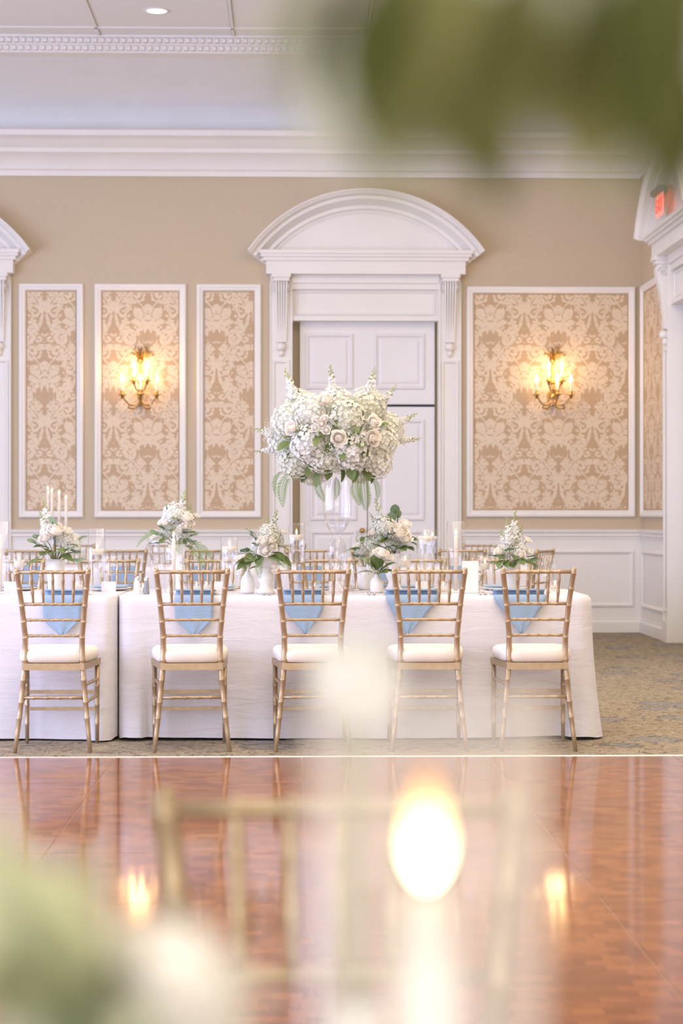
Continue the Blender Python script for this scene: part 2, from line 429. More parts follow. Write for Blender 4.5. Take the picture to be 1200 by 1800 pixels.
# left seam passes pixel (202,1342): X about -0.86 ; right seam pixel (1100,1650): X about 0.96
SX = -0.865
ix = -6
while True:
    xc = SX + PS * (ix + 0.5)
    if xc - PS / 2 > WX - 0.02: break
    for iy in range(7):
        obj('parquet_panel', pm, 'parquet', df, loc=(xc, 9.78 - PS * (iy + 0.5), 0))
    ix += 1
    if xc + PS / 2 + PS > WX: break
obj('under_frame', MB().box(SX - 6 * PS, WX, 9.78 - 7 * PS, 9.78, -0.03, 0.0015), 'seam', df)
obj('edge_strip', MB().box(SX - 6 * PS, WX, 9.78, 9.797, -0.02, 0.007, bev=0.004), 'alu', df)

# ceiling with tiles
cl = struct(obj('ceiling', MB().box(LX, WX + 0.25, Y0, 18.2, CEZ + 0.03, CEZ + 0.1), 'ceil'), 'white tiled ceiling')
tw = 1.22
tm = MB().box(-tw / 2 + 0.018, tw / 2 - 0.018, -tw / 2 + 0.018, tw / 2 - 0.018, 0.0, 0.03).mesh('ceiling_tile')
bm_ = MB().box(-tw / 2 + 0.018, tw / 2 - 0.018, -0.13, 0.13, 0.0, 0.03).mesh('ceiling_tile_border')
for ix in range(-3, 4):
    xc = -0.53 + tw * (ix + 0.5)
    obj('ceiling_tile', bm_, 'ceil', cl, loc=(xc, 18.03, CEZ))
    for iy in range(4): obj('ceiling_tile', tm, 'ceil', cl, loc=(xc, 17.88 - tw * (iy + 0.5), CEZ))
mb = MB()
for ix in range(-3, 5): mb.box(-0.53 + tw * ix - 0.014, -0.53 + tw * ix + 0.014, 12.9, 18.2, CEZ - 0.012, CEZ + 0.03)
for iy in range(5): mb.box(LX, WX, 17.88 - tw * iy - 0.014, 17.88 - tw * iy + 0.014, CEZ - 0.012, CEZ + 0.03)
obj('ceiling_grid', mb, 'white', cl)
# cove between crown and ceiling
prof = []
for i in range(13):
    t = i / 12 * PI / 2
    prof.append((WY - 0.02 - 1.55 * (1 - math.cos(t)) , 4.95 + 0.45 * math.sin(t)))
mb = MB(); n = len(prof)
vs_ = [(LX, a, b) for a, b in prof] + [(WX, a, b) for a, b in prof]
mb.add(vs_, [(i, i + 1, n + i + 1, n + i) for i in range(n - 1)])
struct(obj('trim_1', mb, 'cove', smooth=True), 'pale curved ceiling cove above the crown moulding')
# dentil band
t2 = struct(obj('trim_2', MB().box(LX, WX, 18.2, 18.36, 5.39, 5.65).box(LX, WX, 18.165, 18.2, 5.53, 5.555).box(LX, WX, 18.175, 18.2, 5.462, 5.474).box(LX, WX, 18.18, 18.2, 5.392, 5.405), 'white'), 'white dentil moulding at the ceiling edge')
dm = MB().add([(-.02, 0, -.024), (.02, 0, -.024), (.02, 0, .024), (-.02, 0, .024), (-.012, -.022, -.016), (.012, -.022, -.016), (.012, -.022, .016), (-.012, -.022, .016)],
              [(0, 1, 5, 4), (1, 2, 6, 5), (2, 3, 7, 6), (3, 0, 4, 7), (4, 5, 6, 7)]).mesh('dentil')
for row, z in enumerate((5.432, 5.503)):
    for i in range(104): obj('dentil', dm, 'white', t2, loc=(-3.3 + i * 0.065 + row * 0.02, 18.2, z))
# crown moulding, back wall and right wall
cp = [(0, 4.55), (.03, 4.55), (.03, 4.60), (.055, 4.615), (.07, 4.66), (.12, 4.72), (.17, 4.75), (.19, 4.76), (.19, 4.80), (.21, 4.81), (.25, 4.86), (.31, 4.895), (.33, 4.90), (.33, 4.955), (0, 4.985)]
n = len(cp)
vs_ = [(LX, WY - d, z) for d, z in cp] + [(WX - d, WY - d, z) for d, z in cp] + [(WX - d, Y0, z) for d, z in cp]
mb = MB().add(vs_, [(k * n + i, k * n + i + 1, (k + 1) * n + i + 1, (k + 1) * n + i) for k in range(2) for i in range(n - 1)])
cr = struct(obj('trim_3', mb, 'white'), 'white stepped crown moulding'); smooth_by_angle(cr, 35)

# wainscot, chair rail, baseboard per wall stretch. fr maps (u along wall, d out of wall, z)
def frame_back(u, d, z): return (u, WY - d, z)
def frame_right(u, d, z): return (WX - d, u, z)
def fbox(mb, fr, u0, u1, d0, d1, z0, z1):
    v = [fr(u, d, z) for z in (z0, z1) for d in (d0, d1) for u in (u0, u1)]
    return mb.add(v, [(0, 2, 3, 1), (4, 5, 7, 6), (0, 1, 5, 4), (2, 6, 7, 3), (0, 4, 6, 2), (1, 3, 7, 5)])
def fprof(mb, fr, u0, u1, prof):
    n = len(prof)
    v = [fr(u0, d, z) for d, z in prof] + [fr(u1, d, z) for d, z in prof]
    return mb.add(v, [(i, (i + 1) % n, n + (i + 1) % n, n + i) for i in range(n)] + [tuple(range(n)), tuple(range(n, 2 * n))])
def picture_frame(mb, fr, u0, u1, z0, z1, wd, steps):
    """mitred moulding around a rectangle; steps: list of (inset, d)"""
    rings = [[(u0 + i, d, z0 + i), (u1 - i, d, z0 + i), (u1 - i, d, z1 - i), (u0 + i, d, z1 - i)] for i, d in steps]
    v = [fr(*p) for r in rings for p in r]
    f = [(k * 4 + j, k * 4 + (j + 1) % 4, (k + 1) * 4 + (j + 1) % 4, (k + 1) * 4 + j) for k in range(len(rings) - 1) for j in range(4)]
    return mb.add(v, f)
trim_n = [4]
def trim(name_mb, mat, label, parent=None):
    o = struct(obj('trim_%d' % trim_n[0], name_mb, mat), label); trim_n[0] += 1; return o
def wainscot(fr, u0, u1, panels, side, num):
    mb = MB(); fbox(mb, fr, u0, u1, 0, 0.012, 0, 0.95)
    o = trim(mb, 'white', 'white panelled wainscot on the %s wall' % side)
    rl = MB(); fprof(rl, fr, u0, u1, [(0, .935), (.02, .935), (.022, .955), (.035, .965), (.035, .99), (.05, 1.005), (.055, 1.03), (0, 1.035)])
    obj('chair_rail', rl, 'white', o)
    bb = MB(); fprof(bb, fr, u0, u1, [(0, 0), (.035, 0), (.035, .10), (.02, .125), (.02, .14), (0, .15)])
    struct(obj('baseboard_%s' % side, bb, 'white'), 'white baseboard of the %s wall, stretch %d' % (side, num))
    for a, b in panels:
        p = MB(); picture_frame(p, fr, a, b, .255, .825, 0.05, [(0, .012), (.004, .03), (.02, .034), (.035, .02), (.045, .014)])
        obj('panel_moulding', p, 'white', o)
wainscot(frame_back, DC + 0.95, WX, [(1.76, 3.43)], 'back', 1)
wainscot(frame_back, DL + 0.95, DC - 0.95, [(-2.71, -2.07), (-1.96, -1.05), (-.944, -.30)], 'back', 2)
wainscot(frame_right, DR + 0.95, WY, [(DR + 1.02, WY - 0.13)], 'right', 1)
wainscot(frame_right, 9, DR - 0.95, [(15, DR - 1.05)], 'right', 2)
def wall_panel(fr, u0, u1, z0, z1, mat, label):
    mb = MB(); picture_frame(mb, fr, u0, u1, z0, z1, .07, [(0, 0), (.002, .028), (.012, .036), (.03, .036), (.04, .026), (.055, .026), (.068, .012), (.072, .004)])
    o = trim(mb, 'white', label)
    f = MB(); fbox(f, fr, u0 + .07, u1 - .07, 0.0, 0.006, z0 + .07, z1 - .07); obj('damask_panel', f, mat, o)
    g = MB(); picture_frame(g, fr, u0 + .07, u1 - .07, z0 + .07, z1 - .07, .01, [(0, .006), (.002, .012), (.008, .012), (.01, .006)]); obj('inner_bead', g, 'dark_bead', o)
M['dark_bead'] = simple('tan_bead', (0.42, 0.29, 0.17), 0.6)
wall_panel(frame_back, -2.71, -2.07, 1.149, 3.48, 'dam_a', 'narrow damask wall panel left of the left sconce')
wall_panel(frame_back, -1.96, -1.047, 1.149, 3.48, 'dam_a', 'damask wall panel behind the left sconce')
wall_panel(frame_back, -.944, -.30, 1.149, 3.48, 'dam_a', 'narrow damask wall panel beside the central doorway')
wall_panel(frame_back, 1.752, 3.447, 1.155, 3.465, 'dam_a', 'wide damask wall panel behind the right sconce')
wall_panel(frame_right, DR + 1.02, WY - 0.07, 1.155, 3.465, 'dam_r', 'narrow damask wall panel on the side wall')

# doorways
def doorway(num, fr0, c, label, proj=0.29):
    fr = lambda u, d, z: fr0(c + u, d, z)
    root = struct(empty('door_%d' % num), label)
    # arched pediment
    Rr = 1.427; zc = 3.79 + 0.61 - Rr; amax = math.asin(1.17 / Rr)
    pr = [(-.216, 0.0), (-.216, .06), (-.185, .075), (-.175, .10), (-.14, .10), (-.13, .13), (-.10, .16), (-.09, .19), (-.055, .19), (-.045, proj - .04), (-.012, proj - .01), (-.012, proj), (0.0, proj), (0.0, 0.0)]
    n = len(pr); NS = 32; vs_ = []
    for k in range(NS + 1):
        a = -amax + 2 * amax * k / NS
        for dr, d in pr: 
            rr = Rr + dr
            vs_.append(fr(rr * math.sin(a), d, zc + rr * math.cos(a)))
    fs = [(k * n + i, k * n + (i + 1) % n, (k + 1) * n + (i + 1) % n, (k + 1) * n + i) for k in range(NS) for i in range(n)]
    fs += [tuple(range(n)), tuple(NS * n + i for i in range(n))]
    o = obj('arched_pediment', MB().add(vs_, fs), 'white', root); smooth_by_angle(o, 30)
    # tympanum
    vs_ = []; K = 24; ri = Rr - .2; am = math.acos((3.74 - zc) / ri)
    pts = [(ri * math.sin(-am + 2 * am * k / K), zc + ri * math.cos(-am + 2 * am * k / K)) for k in range(K + 1)]
    v = [fr(u, .05, z) for u, z in pts] + [fr(u, .0, z) for u, z in pts]
    m_ = MB().add(v, [tuple(range(K + 1))] + [(k, k + 1, K + 2 + k, K + 1 + k) for k in range(K)])
    obj('tympanum', m_, 'white', root)
    m_ = MB()
    for u, d, za, zb in ((1.06, .22, 3.765, 3.80), (1.045, .20, 3.735, 3.765), (1.02, .175, 3.70, 3.735), (.99, .15, 3.57, 3.70)): fbox(m_, fr, -u, u, 0, d, za, zb)
    obj('cornice', m_, 'white', root)
    for s in (-1, 1):
        m_ = MB()
        fbox(m_, fr, s * .95, s * .735, -.12, .035, 0, 3.57)
        fbox(m_, fr, s * .955, s * .945, 0, .05, 0, 3.5); fbox(m_, fr, s * .748, s * .73, -.1, .05, 0, 3.5)
        fbox(m_, fr, s * .96, s * .725, 0, .06, 0, .2)
        obj('pilaster', m_, 'white', root)
        m_ = MB(); a, b = sorted((s * .93, s * .755))
        picture_frame(m_, fr, a, b, .28, 2.72, .04, [(0, .035), (.004, .05), (.018, .05), (.03, .038)]); obj('panel_moulding', m_, 'white', root)
        # console bracket: S-profile with flutes
        m_ = MB(); a0, b0 = sorted((s * .905, s * .775))
        fbox(m_, fr, a0 - .03, b0 + .03, 0, .17, 3.535, 3.575); fbox(m_, fr, a0 - .015, b0 + .015, 0, .15, 3.50, 3.535)
        cprof = [(.035, 3.50), (.13, 3.50), (.145, 3.46), (.14, 3.40), (.12, 3.32), (.10, 3.22), (.085, 3.10), (.075, 3.0), (.075, 2.92), (.035, 2.90)]
        nf = 5; wdt = (b0 - a0)
        for q in range(nf):
            ua = a0 + wdt * q / nf + .004; ub = a0 + wdt * (q + 1) / nf - .004
            v = []; npf = len(cprof)
            for uu, tp in ((ua, 0), (ub, 0)):
                for d, z in cprof:
                    cen = (a0 + b0) / 2; sc = 0.78 + 0.22 * (z - 2.9) / 0.6
                    v.append(fr(cen + (uu - cen) * sc, d, z))
            m_.add(v, [(i, (i + 1) % npf, npf + (i + 1) % npf, npf + i) for i in range(npf)] + [tuple(range(npf)), tuple(range(npf, 2 * npf))])
        cen = (a0 + b0) / 2
        fbox(m_, fr, cen - .05, cen + .05, .03, .07, 2.9, 3.5)
        o = obj('console_bracket', m_, 'white', root)
        m_ = MB()
        for q in range(10):
            ph = PI * q / 9
        c3 = fr(cen, .06, 2.85); m_.ball(c3, (.05, .05, .045), 12, 8); c4 = fr(cen, .05, 2.79); m_.ball(c4, (.03, .03, .04), 10, 6)
        obj('bracket_drop', m_, 'white', root, smooth=True)
        # scroll volute on the side cheek
        for ss in (a0 - .004, b0 + .004):
            m_ = MB(); pts = []
            for q in range(26):
                th = q * 0.42; rr = .052 - .0019 * q
                pts.append(fr(ss, .085 + rr * math.cos(th), 3.43 + rr * math.sin(th)))
            m_.tube(pts, .006, 6); obj('volute', m_, 'white', root, smooth=True)
    # header box
    m_ = MB()
    fbox(m_, fr, -.735, .735, -.1, -.02, 3.117, 3.57); fbox(m_, fr, -.735, .735, -.02, .05, 3.49, 3.57); fbox(m_, fr, -.735, .735, -.02, .025, 3.43, 3.49)
    fbox(m_, fr, -.735, .735, -.02, .02, 3.117, 3.16)
    picture_frame(m_, fr, -.70, .70, 3.175, 3.415, .02, [(0, -.02), (.004, -.005), (.016, -.005), (.02, -.018)])
    obj('header', m_, 'white', root)
    m_ = MB(); fbox(m_, fr, -.735, .735, -.29, -.2, 0, 3.2); obj('jamb_lining', m_, 'wall', root)
    def leaf(name, u0, u1, z0, z1, panels, d=-.12):
        m_ = MB(); fbox(m_, fr, u0, u1, d - .06, d, z0, z1)
        for a, b, e, f in panels:
            picture_frame(m_, fr, a, b, e, f, .03, [(0, d), (.006, d + .02), (.022, d + .022), (.036, d + .008), (.05, d + .004), (.075, d + .014)])
            fbox(m_, fr, a + .075, b - .075, d, d + .014, e + .075, f - .075)
        return obj(name, m_, 'door', root)
    leaf('transom_panel', -.654, .70, 2.29, 3.12, [(-.60, -.12, 2.44, 3.0), (.09, .60, 2.44, 3.0)])
    for s in (0, 1):
        u0, u1 = ((-.654, .02), (.03, .70))[s]
        dl = leaf('door_leaf', u0, u1, .01, 2.265, [(u0 + .10, u1 - .10, 1.12, 2.14), (u0 + .10, u1 - .10, .22, 1.02)], -.13)
        m_ = MB(); kx = u1 - .05 if s == 0 else u0 + .05
        c5 = fr(kx, -.085, 1.02); m_.ball(c5, .028, 10, 8); m_.tube([fr(kx, -.13, 1.02), fr(kx, -.09, 1.02)], .012, 8)
        obj('knob', m_, 'brass', dl, smooth=True)
    m_ = MB(); fbox(m_, fr, -.654, .70, -.19, -.17, 2.2, 2.3); obj('door_gap', m_, 'dark', root)
    return root
doorway(1, frame_back, DC, 'white double door under an arched pediment behind the tall bouquet')
doorway(2, frame_back, DL, 'arched doorway cut off at the left edge')
doorway(3, frame_right, DR, 'arched doorway on the side wall at the right edge')

# recessed ceiling lamp
p = at(275, 20, 17.28)
t = thing('recessed_downlight', 'round white recessed downlight in the ceiling tile', 'ceiling light', (p.x, 17.28, CEZ - 0.001))
obj('trim_ring', MB().lathe([(.085, 0), (.09, -.008), (.11, -.008), (.115, 0)], 24), 'white', t, smooth=True)
obj('lens', MB().lathe([(.0, -.004), (.087, -.004)], 24), 'lamp', t)
# exit sign on the side tympanum
es = thing('exit_sign', 'red lit exit sign with grey housing high on the side wall', 'exit sign', (WX - 0.16, 18.03, 3.90))
obj('housing', MB().box(-.06, .03, -.18, .18, .20, .245).box(-.045, .02, -.15, .15, .245, .26), 'grey', es)
obj('panel', MB().box(-.012, .0, -.16, .16, 0, .20), 'exit_face', es)
tcv = bpy.data.curves.new('exit_text', 'FONT'); tcv.body = 'EXIT'; tcv.size = 0.17; tcv.align_x = 'CENTER'; tcv.extrude = 0.002
to = bpy.data.objects.new('exit_text_tmp', tcv); COL.objects.link(to)
dg = bpy.context.evaluated_depsgraph_get(); me = bpy.data.meshes.new_from_object(to.evaluated_get(dg)); bpy.data.objects.remove(to)
me.materials.clear()
obj('lettering', me, 'exit', es, loc=(-.0145, 0, .04), rot=(R(90), 0, R(-90)))

# ------------------------------------------------------------------ wall sconces
def make_sconce(label, loc):
    t = thing('wall_sconce', label, 'wall sconce', loc, 0, 'crystal wall sconces')
    # local: y negative = into the room, z 0 = lower cup level
    obj('back_rod', MB().tube([(0, -.03, -.06), (0, -.03, .12), (0, -.03, .36), (0, -.03, .48)], [.016, .012, .009, .014], 8).ball((0, -.03, 0), .035).ball((0, -.03, .14), .025).ball((0, -.03, .36), .03).ball((0, -.03, -.07), .03), 'brass', t, smooth=True)
    obj('backplate', MB().tube([(0, 0, .0), (0, -.02, 0)], .06, 14), 'brass', t)
    cr = MB()
    for k in range(5):
        a = R(-160 + 35 * k + 20)
        cr.tube([(0, -.03, .36), (.05 * math.cos(a) , -.03 + .05 * math.sin(a), .41), (.11 * math.cos(a), -.03 + .11 * math.sin(a), .43), (.125 * math.cos(a), -.03 + .125 * math.sin(a), .40)], [.009, .009, .007, .008], 6)
        cr.tube([(.05 * math.cos(a), -.03 + .05 * math.sin(a), .41), (.07 * math.cos(a), -.03 + .07 * math.sin(a), .47), (.05 * math.cos(a), -.03 + .05 * math.sin(a), .495)], [.007, .006, .003], 6)
    obj('crown', cr, 'brass', t, smooth=True)
    for x, y, z in ((-.17, -.14, 0), (.02, -.26, 0.0), (.17, -.14, 0), (-.055, -.16, .137), (.075, -.16, .137)):
        ar = MB(); b0 = Vector((0, -.03, -.02 if z < .1 else .08)); e = Vector((x, y, z))
        pts = []
        for k in range(9):
            q = k / 8; pt = b0.lerp(e, q); pt.z = b0.z + (z - b0.z) * q - .085 * math.sin(q * PI) * (1 if z < .1 else .6); pts.append(pt)
        ar.tube(pts, .008, 6); a_ = obj('arm', ar, 'brass', t, smooth=True)
        obj('candle_cup', MB().lathe([(.0, z - .03), (.012, z - .03), (.016, z), (.042, z + .006), (.045, z + .012), (.018, z + .012), (.016, z + .04), (.02, z + .05), (.0, z + .05)], 12, Matrix.Translation((x, y, 0))), 'brass', a_, smooth=True)
        obj('candle_sleeve', MB().lathe([(.0125, z + .05), (.0125, z + .135), (.0, z + .135)], 10, Matrix.Translation((x, y, 0))), 'wax', a_, smooth=True)
        obj('bulb', MB().lathe([(.004, z + .135), (.012, z + .15), (.014, z + .162), (.009, z + .185), (.001, z + .21)], 10, Matrix.Translation((x, y, 0))), 'bulb', a_, smooth=True)
        for k in range(2):
            dx = (-.03, .03)[k]
            obj('crystal_drop', MB().lathe([(.0, z - .01), (.006, z - .02), (.004, z - .03), (.002, z - .09), (.010, z - .105), (.021, z - .145), (.016, z - .17), (.0, z - .19)], 6, Matrix.Translation((x + dx, y, -.02 - .03 * k))), 'crystal', a_)
    for k in range(4):
        x = -.12 + .08 * k; z = -.17 - .03 * (k % 2)
        obj('crystal_drop', MB().lathe([(.0, z + .11), (.002, z + .1), (.002, z + .04), (.008, z + .03), (.016, z), (.0, z - .035)], 6, Matrix.Translation((x, -.2, 0))), 'crystal', t)
    sw = MB()
    for s in (-1, 1):
        sw.tube([(0, -.05, -.07), (s * .06, -.08, -.13), (s * .11, -.12, -.12), (s * .10, -.12, -.08), (s * .08, -.11, -.09)], [.01, .009, .008, .007, .004], 6)
    obj('scroll', sw, 'brass', t, smooth=True)
    l = bpy.data.lights.new('sconce_glow', 'POINT'); l.energy = 9; l.color = (1.0, 0.62, 0.27); l.shadow_soft_size = 0.1
    lo = bpy.data.objects.new('sconce_glow', l); COL.objects.link(lo); lo.parent = t; lo.location = (0.0, -.24, .2)
    return t
p = at(247, 697, WY); make_sconce('crystal candle sconce on the middle of the three left damask panels', (p.x, WY, p.z))
p = at(970, 697, WY); make_sconce('crystal candle sconce on the wide damask panel at the right', (p.x, WY, p.z))

# ------------------------------------------------------------------ gold ballroom chairs
def beaded(p0, p1, r, beads, seg=8, taper=1.0):
    p0 = Vector(p0); p1 = Vector(p1); ln = (p1 - p0).length
    st = [(0, r)]
    for b in beads:
        w_ = .007 / ln
        for q, k in ((-1.0, 1), (-.6, 1.2), (.6, 1.2), (1.0, 1)): st.append((b + q * w_, r * k))
    st.append((1, r * taper))
    st.sort(key=lambda a: a[0])
    return MB().tube([p0.lerp(p1, a) for a, _ in st], [b for _, b in st], seg)
def path_beaded(pts, beadz, seg=10):
    """pts: list of (x,y,z,r) by increasing z"""
    def ev(z):
        for a, b in zip(pts, pts[1:]):
            if a[2] <= z <= b[2]:
                q = (z - a[2]) / (b[2] - a[2]); return [a[i] + (b[i] - a[i]) * q for i in range(4)]
        return list(pts[-1])
    zs = [(p[2], 1.0) for p in pts]
    for b in beadz:
        for q, k in ((-.007, 1), (-.0045, 1.13), (.0045, 1.13), (.007, 1)): zs.append((b + q, k))
    zs.sort()
    st = [ev(z) for z, k in zs]
    return MB().tube([s[:3] for s in st], [s[3] * k for s, (z, k) in zip(st, zs)], seg)
def hw(z):
    T = [(0, .188), (.2, .166), (.44, .143), (.58, .142), (.745, .158), (.925, .18)]
    for a, b in zip(T, T[1:]):
        if a[0] <= z <= b[0]: return a[1] + (b[1] - a[1]) * (z - a[0]) / (b[0] - a[0])
def yb(z):
    T = [(0, -.02), (.2, .012), (.44, .03), (.58, .028), (.745, .01), (.925, -.025)]
    for a, b in zip(T, T[1:]):
        if a[0] <= z <= b[0]: return a[1] + (b[1] - a[1]) * (z - a[0]) / (b[0] - a[0])
def make_chair():
    t = thing('ballroom_chair', '', 'chair')
    for s in (-1, 1):
        pts = [(s * hw(z), yb(z), z, r) for z, r in ((0, .0105), (.1, .012), (.2, .013), (.3, .0138), (.44, .0148), (.52, .0148), (.58, .0145), (.66, .014), (.745, .0135), (.83, .0135), (.905, .0135), (.92, .0125), (.925, .009))]
        obj('rear_post', path_beaded(pts, (.17, .25, .36, .46, .575, .655, .735, .82, .9)), 'gold', t, smooth=True)
        pts = [(s * .182, .40, z, r) for z, r in ((0, .0095), (.1, .011), (.25, .0125), (.43, .013))]
        obj('front_leg', path_beaded(pts, (.1, .2, .3), 8), 'gold', t, smooth=True)
        for z in (.25, .335):
            obj('side_stretcher', beaded((s * hw(z), yb(z), z), (s * .182, .40, z), .0085, (.2, .4, .6, .8)), 'gold', t, smooth=True)
    for z, r, bd in ((.905, .0095, (.2, .355, .5, .645, .8)), (.743, .0082, (.2, .36, .5, .64, .8)), (.663, .0075, (.12, .31, .5, .69, .88)), (.583, .0075, (.12, .31, .5, .69, .88)), (.273, .0088, (.2, .4, .6, .8))):
        nm = 'top_rail' if z > .9 else ('rear_stretcher' if z < .3 else 'back_rail')
        obj(nm, beaded((-hw(z), yb(z), z), (hw(z), yb(z), z), r, bd), 'gold', t, smooth=True)
    for x in (-.107, -.0525, 0, .0525, .107):
        p0 = Vector((x * .93, yb(.743), .743)); p1 = Vector((x, yb(.905), .905)); pts = []; rad = []
        for q, r in ((0, .0055), (.12, .0062), (.30, .0078), (.36, .0095), (.42, .0078), (.55, .0072), (.68, .0078), (.72, .0095), (.78, .0078), (.95, .0058), (1, .0058)):
            pts.append(p0.lerp(p1, q)); rad.append(r)
        obj('spindle', MB().tube(pts, rad, 8), 'gold', t, smooth=True)
    for z in (.18, .268):
        obj('front_stretcher', MB().box(-.182, .182, .394, .406, z - .009, z + .009), 'gold', t)
    sf = MB(); v = []
    out = [(-.155, .005), (.155, .005), (.20, .41), (-.20, .41)]
    for z in (.412, .446):
        v += [(x, y, z) for x, y in out]
    sf.add(v, [(0, 1, 5, 4), (1, 2, 6, 5), (2, 3, 7, 6), (3, 0, 4, 7), (4, 5, 6, 7), (3, 2, 1, 0)])
    obj('seat_frame', sf, 'gold', t)
    cu = MB(); v = []; K = 40; lev = [(.448, .955), (.452, .985), (.465, 1.015), (.485, 1.02), (.502, 1.0), (.513, .93), (.519, .75), (.522, .4), (.523, .0)]
    for z, k in lev:
        for i in range(K):
            a = 2 * PI * i / K; e = 0.42
            cx = math.copysign(abs(math.cos(a)) ** e, math.cos(a)); cy = math.copysign(abs(math.sin(a)) ** e, math.sin(a))
            y = .212 + .205 * cy * k; wd = .168 + .036 * (cy + 1) / 2
            v.append((wd * cx * k, y, z))
    cu.add(v, [(j * K + i, j * K + (i + 1) % K, (j + 1) * K + (i + 1) % K, (j + 1) * K + i) for j in range(len(lev) - 1) for i in range(K)] + [tuple(range(K))[::-1]])
    obj('cushion', cu, 'cushion', t, smooth=True)
    return t
chair0 = make_chair(); used = [False]
def chair(X, Y, rz, label, group):
    c = chair0 if not used[0] else copy_tree(chair0); used[0] = True
    c.location = (X, Y, 0); c.rotation_euler = (0, 0, rz); c['label'] = label; c['group'] = group
    return c
S0 = 350.0; CY = 10.02
front = [(-1.195, 0, 'gold bamboo-style chair at the front, leftmost, before the cloth of the left table'),
         (-.500, 4.5, 'gold bamboo-style chair at the front just right of the seam between tables'),
         (.108, 1.5, 'gold bamboo-style chair at the front below the tall bouquet'),
         (.694, 0, 'gold bamboo-style chair at the front partly veiled by the blurred candle glass'),
         (1.243, 0, 'gold bamboo-style chair at the front nearest the right end of the table')]
for X, a, l in front: chair(X, CY, R(a), l, 'front row of gold chairs')
far1 = [(22, -3, 'far-side gold chair at the left edge, facing the camera'), (190, 5, 'far-side gold chair facing the camera behind the leftmost tall glass vase'), (379, -2, 'far-side gold chair facing the camera behind the second front chair'),
        (583, 2, 'far-side gold chair facing the camera behind the tall bouquet vase'), (732, -3, 'far-side gold chair facing the camera behind the wide low bouquet'), (884, 3, 'far-side gold chair facing the camera behind the rightmost low bouquet')]
for x, a, l in far1:
    p = at(x, 900, 12.15); chair(p.x, 12.2, PI + R(a), l, 'chairs on the far side of the front table')
near2 = [(52, 'gold chair at the second table behind the left bouquet'), (216, 'gold chair at the second table behind the salt and pepper shakers'), (350, 'gold chair at the second table behind the fern bouquet'), (545, 'gold chair at the second table left of the tall bouquet vase'), (660, 'gold chair at the second table right of the tall bouquet vase'), (812, 'gold chair at the second table behind the right taper vase'), ]
for x, l in near2:
    p = at(x, 900, 15.4); chair(p.x, 15.4, R(random.Random(x).uniform(-5, 5)), l, 'chairs at the second table')
p = at(962, 900, 14.9); chair(p.x, 15.2, R(62), 'gold chair turned sideways at the right end of the second table', 'chairs at the second table')
for x, l in ((130, 'small gold chair against the back wall left of the left bouquet'), (300, 'small gold chair by the back wall behind the fern bouquet'), (500, 'small gold chair by the back wall near the double door'), (850, 'small gold chair by the back wall behind the right bouquet')):
    p = at(x, 900, 17.75); chair(p.x, 17.75, PI, l, 'chairs on the far side of the second table')
chair(.05, 2.0, PI, 'large blurred gold chair close to the camera over the dance floor', 'chairs at the nearest table')

# ------------------------------------------------------------------ tables and cloths
def tablecloth(X0, X1, Ya, Yb, H=.762, seed=1, label='', hem=.015, tight=0):
    rnd = random.Random(seed); mb = MB()
    # perimeter
    per = []; rc = .035; stp = .02
    def side(a, b):
        n = max(2, int((Vector(b) - Vector(a)).length / stp)); return [Vector(a).lerp(Vector(b), i / n) for i in range(n)]
    cs = [(X0 + rc, Ya), (X1 - rc, Ya), (X1, Ya + rc), (X1, Yb - rc), (X1 - rc, Yb), (X0 + rc, Yb), (X0, Yb - rc), (X0, Ya + rc)]
    nrm = []
    for i in range(8):
        a, b = cs[i], cs[(i + 1) % 8]; sp = side((a[0], a[1], 0), (b[0], b[1], 0))
        per += sp
    c = Vector(((X0 + X1) / 2, (Ya + Yb) / 2, 0)); N = len(per)
    for p in per:
        nx = 0; ny = 0
        d = [(p.x - X0, (-1, 0)), (X1 - p.x, (1, 0)), (p.y - Ya, (0, -1)), (Yb - p.y, (0, 1))]
        v = Vector((0, 0, 0))
        for q, (a, b) in d:
            if q < .05: v += Vector((a, b, 0)) * (1 - q / .05)
        nrm.append(v.normalized() if v.length else Vector((0, 0, 0)))
    ph = [rnd.uniform(0, 6.28) for _ in range(6)]
    levels = [(0.0, 0), (.004, .004), (.012, .012), (.03, .02)] + [(.03 + (H - hem - .03) * k / 24, None) for k in range(1, 25)]
    vs_ = []
    # top rings inward
    hy = (Yb - Ya) / 2
    for t_ in (.0, .5, .93):
        for p in per:
            sx_ = min(max(p.x, X0 + hy), X1 - hy); q = Vector((sx_, c.y, 0)).lerp(p, t_)
            vs_.append((q.x, q.y, H))
    for dz, o in levels:
        k = dz / H
        for i, (p, n) in enumerate(zip(per, nrm)):
            u = p.x if abs(n.y) > abs(n.x) else p.y * 1.3 + 5
            corner = min(abs(p.x - X0), abs(p.x - X1)) < .12 and min(abs(p.y - Ya), abs(p.y - Yb)) < .12
            off = (o if o is not None else .02) + k * (.012 + .014 * math.sin(u * 5.1 + ph[1]) + .008 * math.sin(u * 11.3 + ph[2]) + .004 * math.sin(u * 23 + ph[3]) * k)
            if corner: off += .055 * k * k
            if tight and n.x * tight > .05: off = off * (1 - n.x * tight) + .012 * n.x * tight
            vs_.append((p.x + n.x * off, p.y + n.y * off, H - dz + (.006 * math.sin(u * 2.1 + ph[4]) if k > .9 else 0)))
    L = 3 + len(levels)
    fs = [(j * N + i, j * N + (i + 1) % N, (j + 1) * N + (i + 1) % N, (j + 1) * N + i) for j in range(L - 1) for i in range(N)]
    mb.add(vs_, fs)
    # wrinkled surface
    o = obj('tablecloth', mb, 'linen', smooth=True); tag(o, label, 'tablecloth', 'white linen tablecloths')
    return o
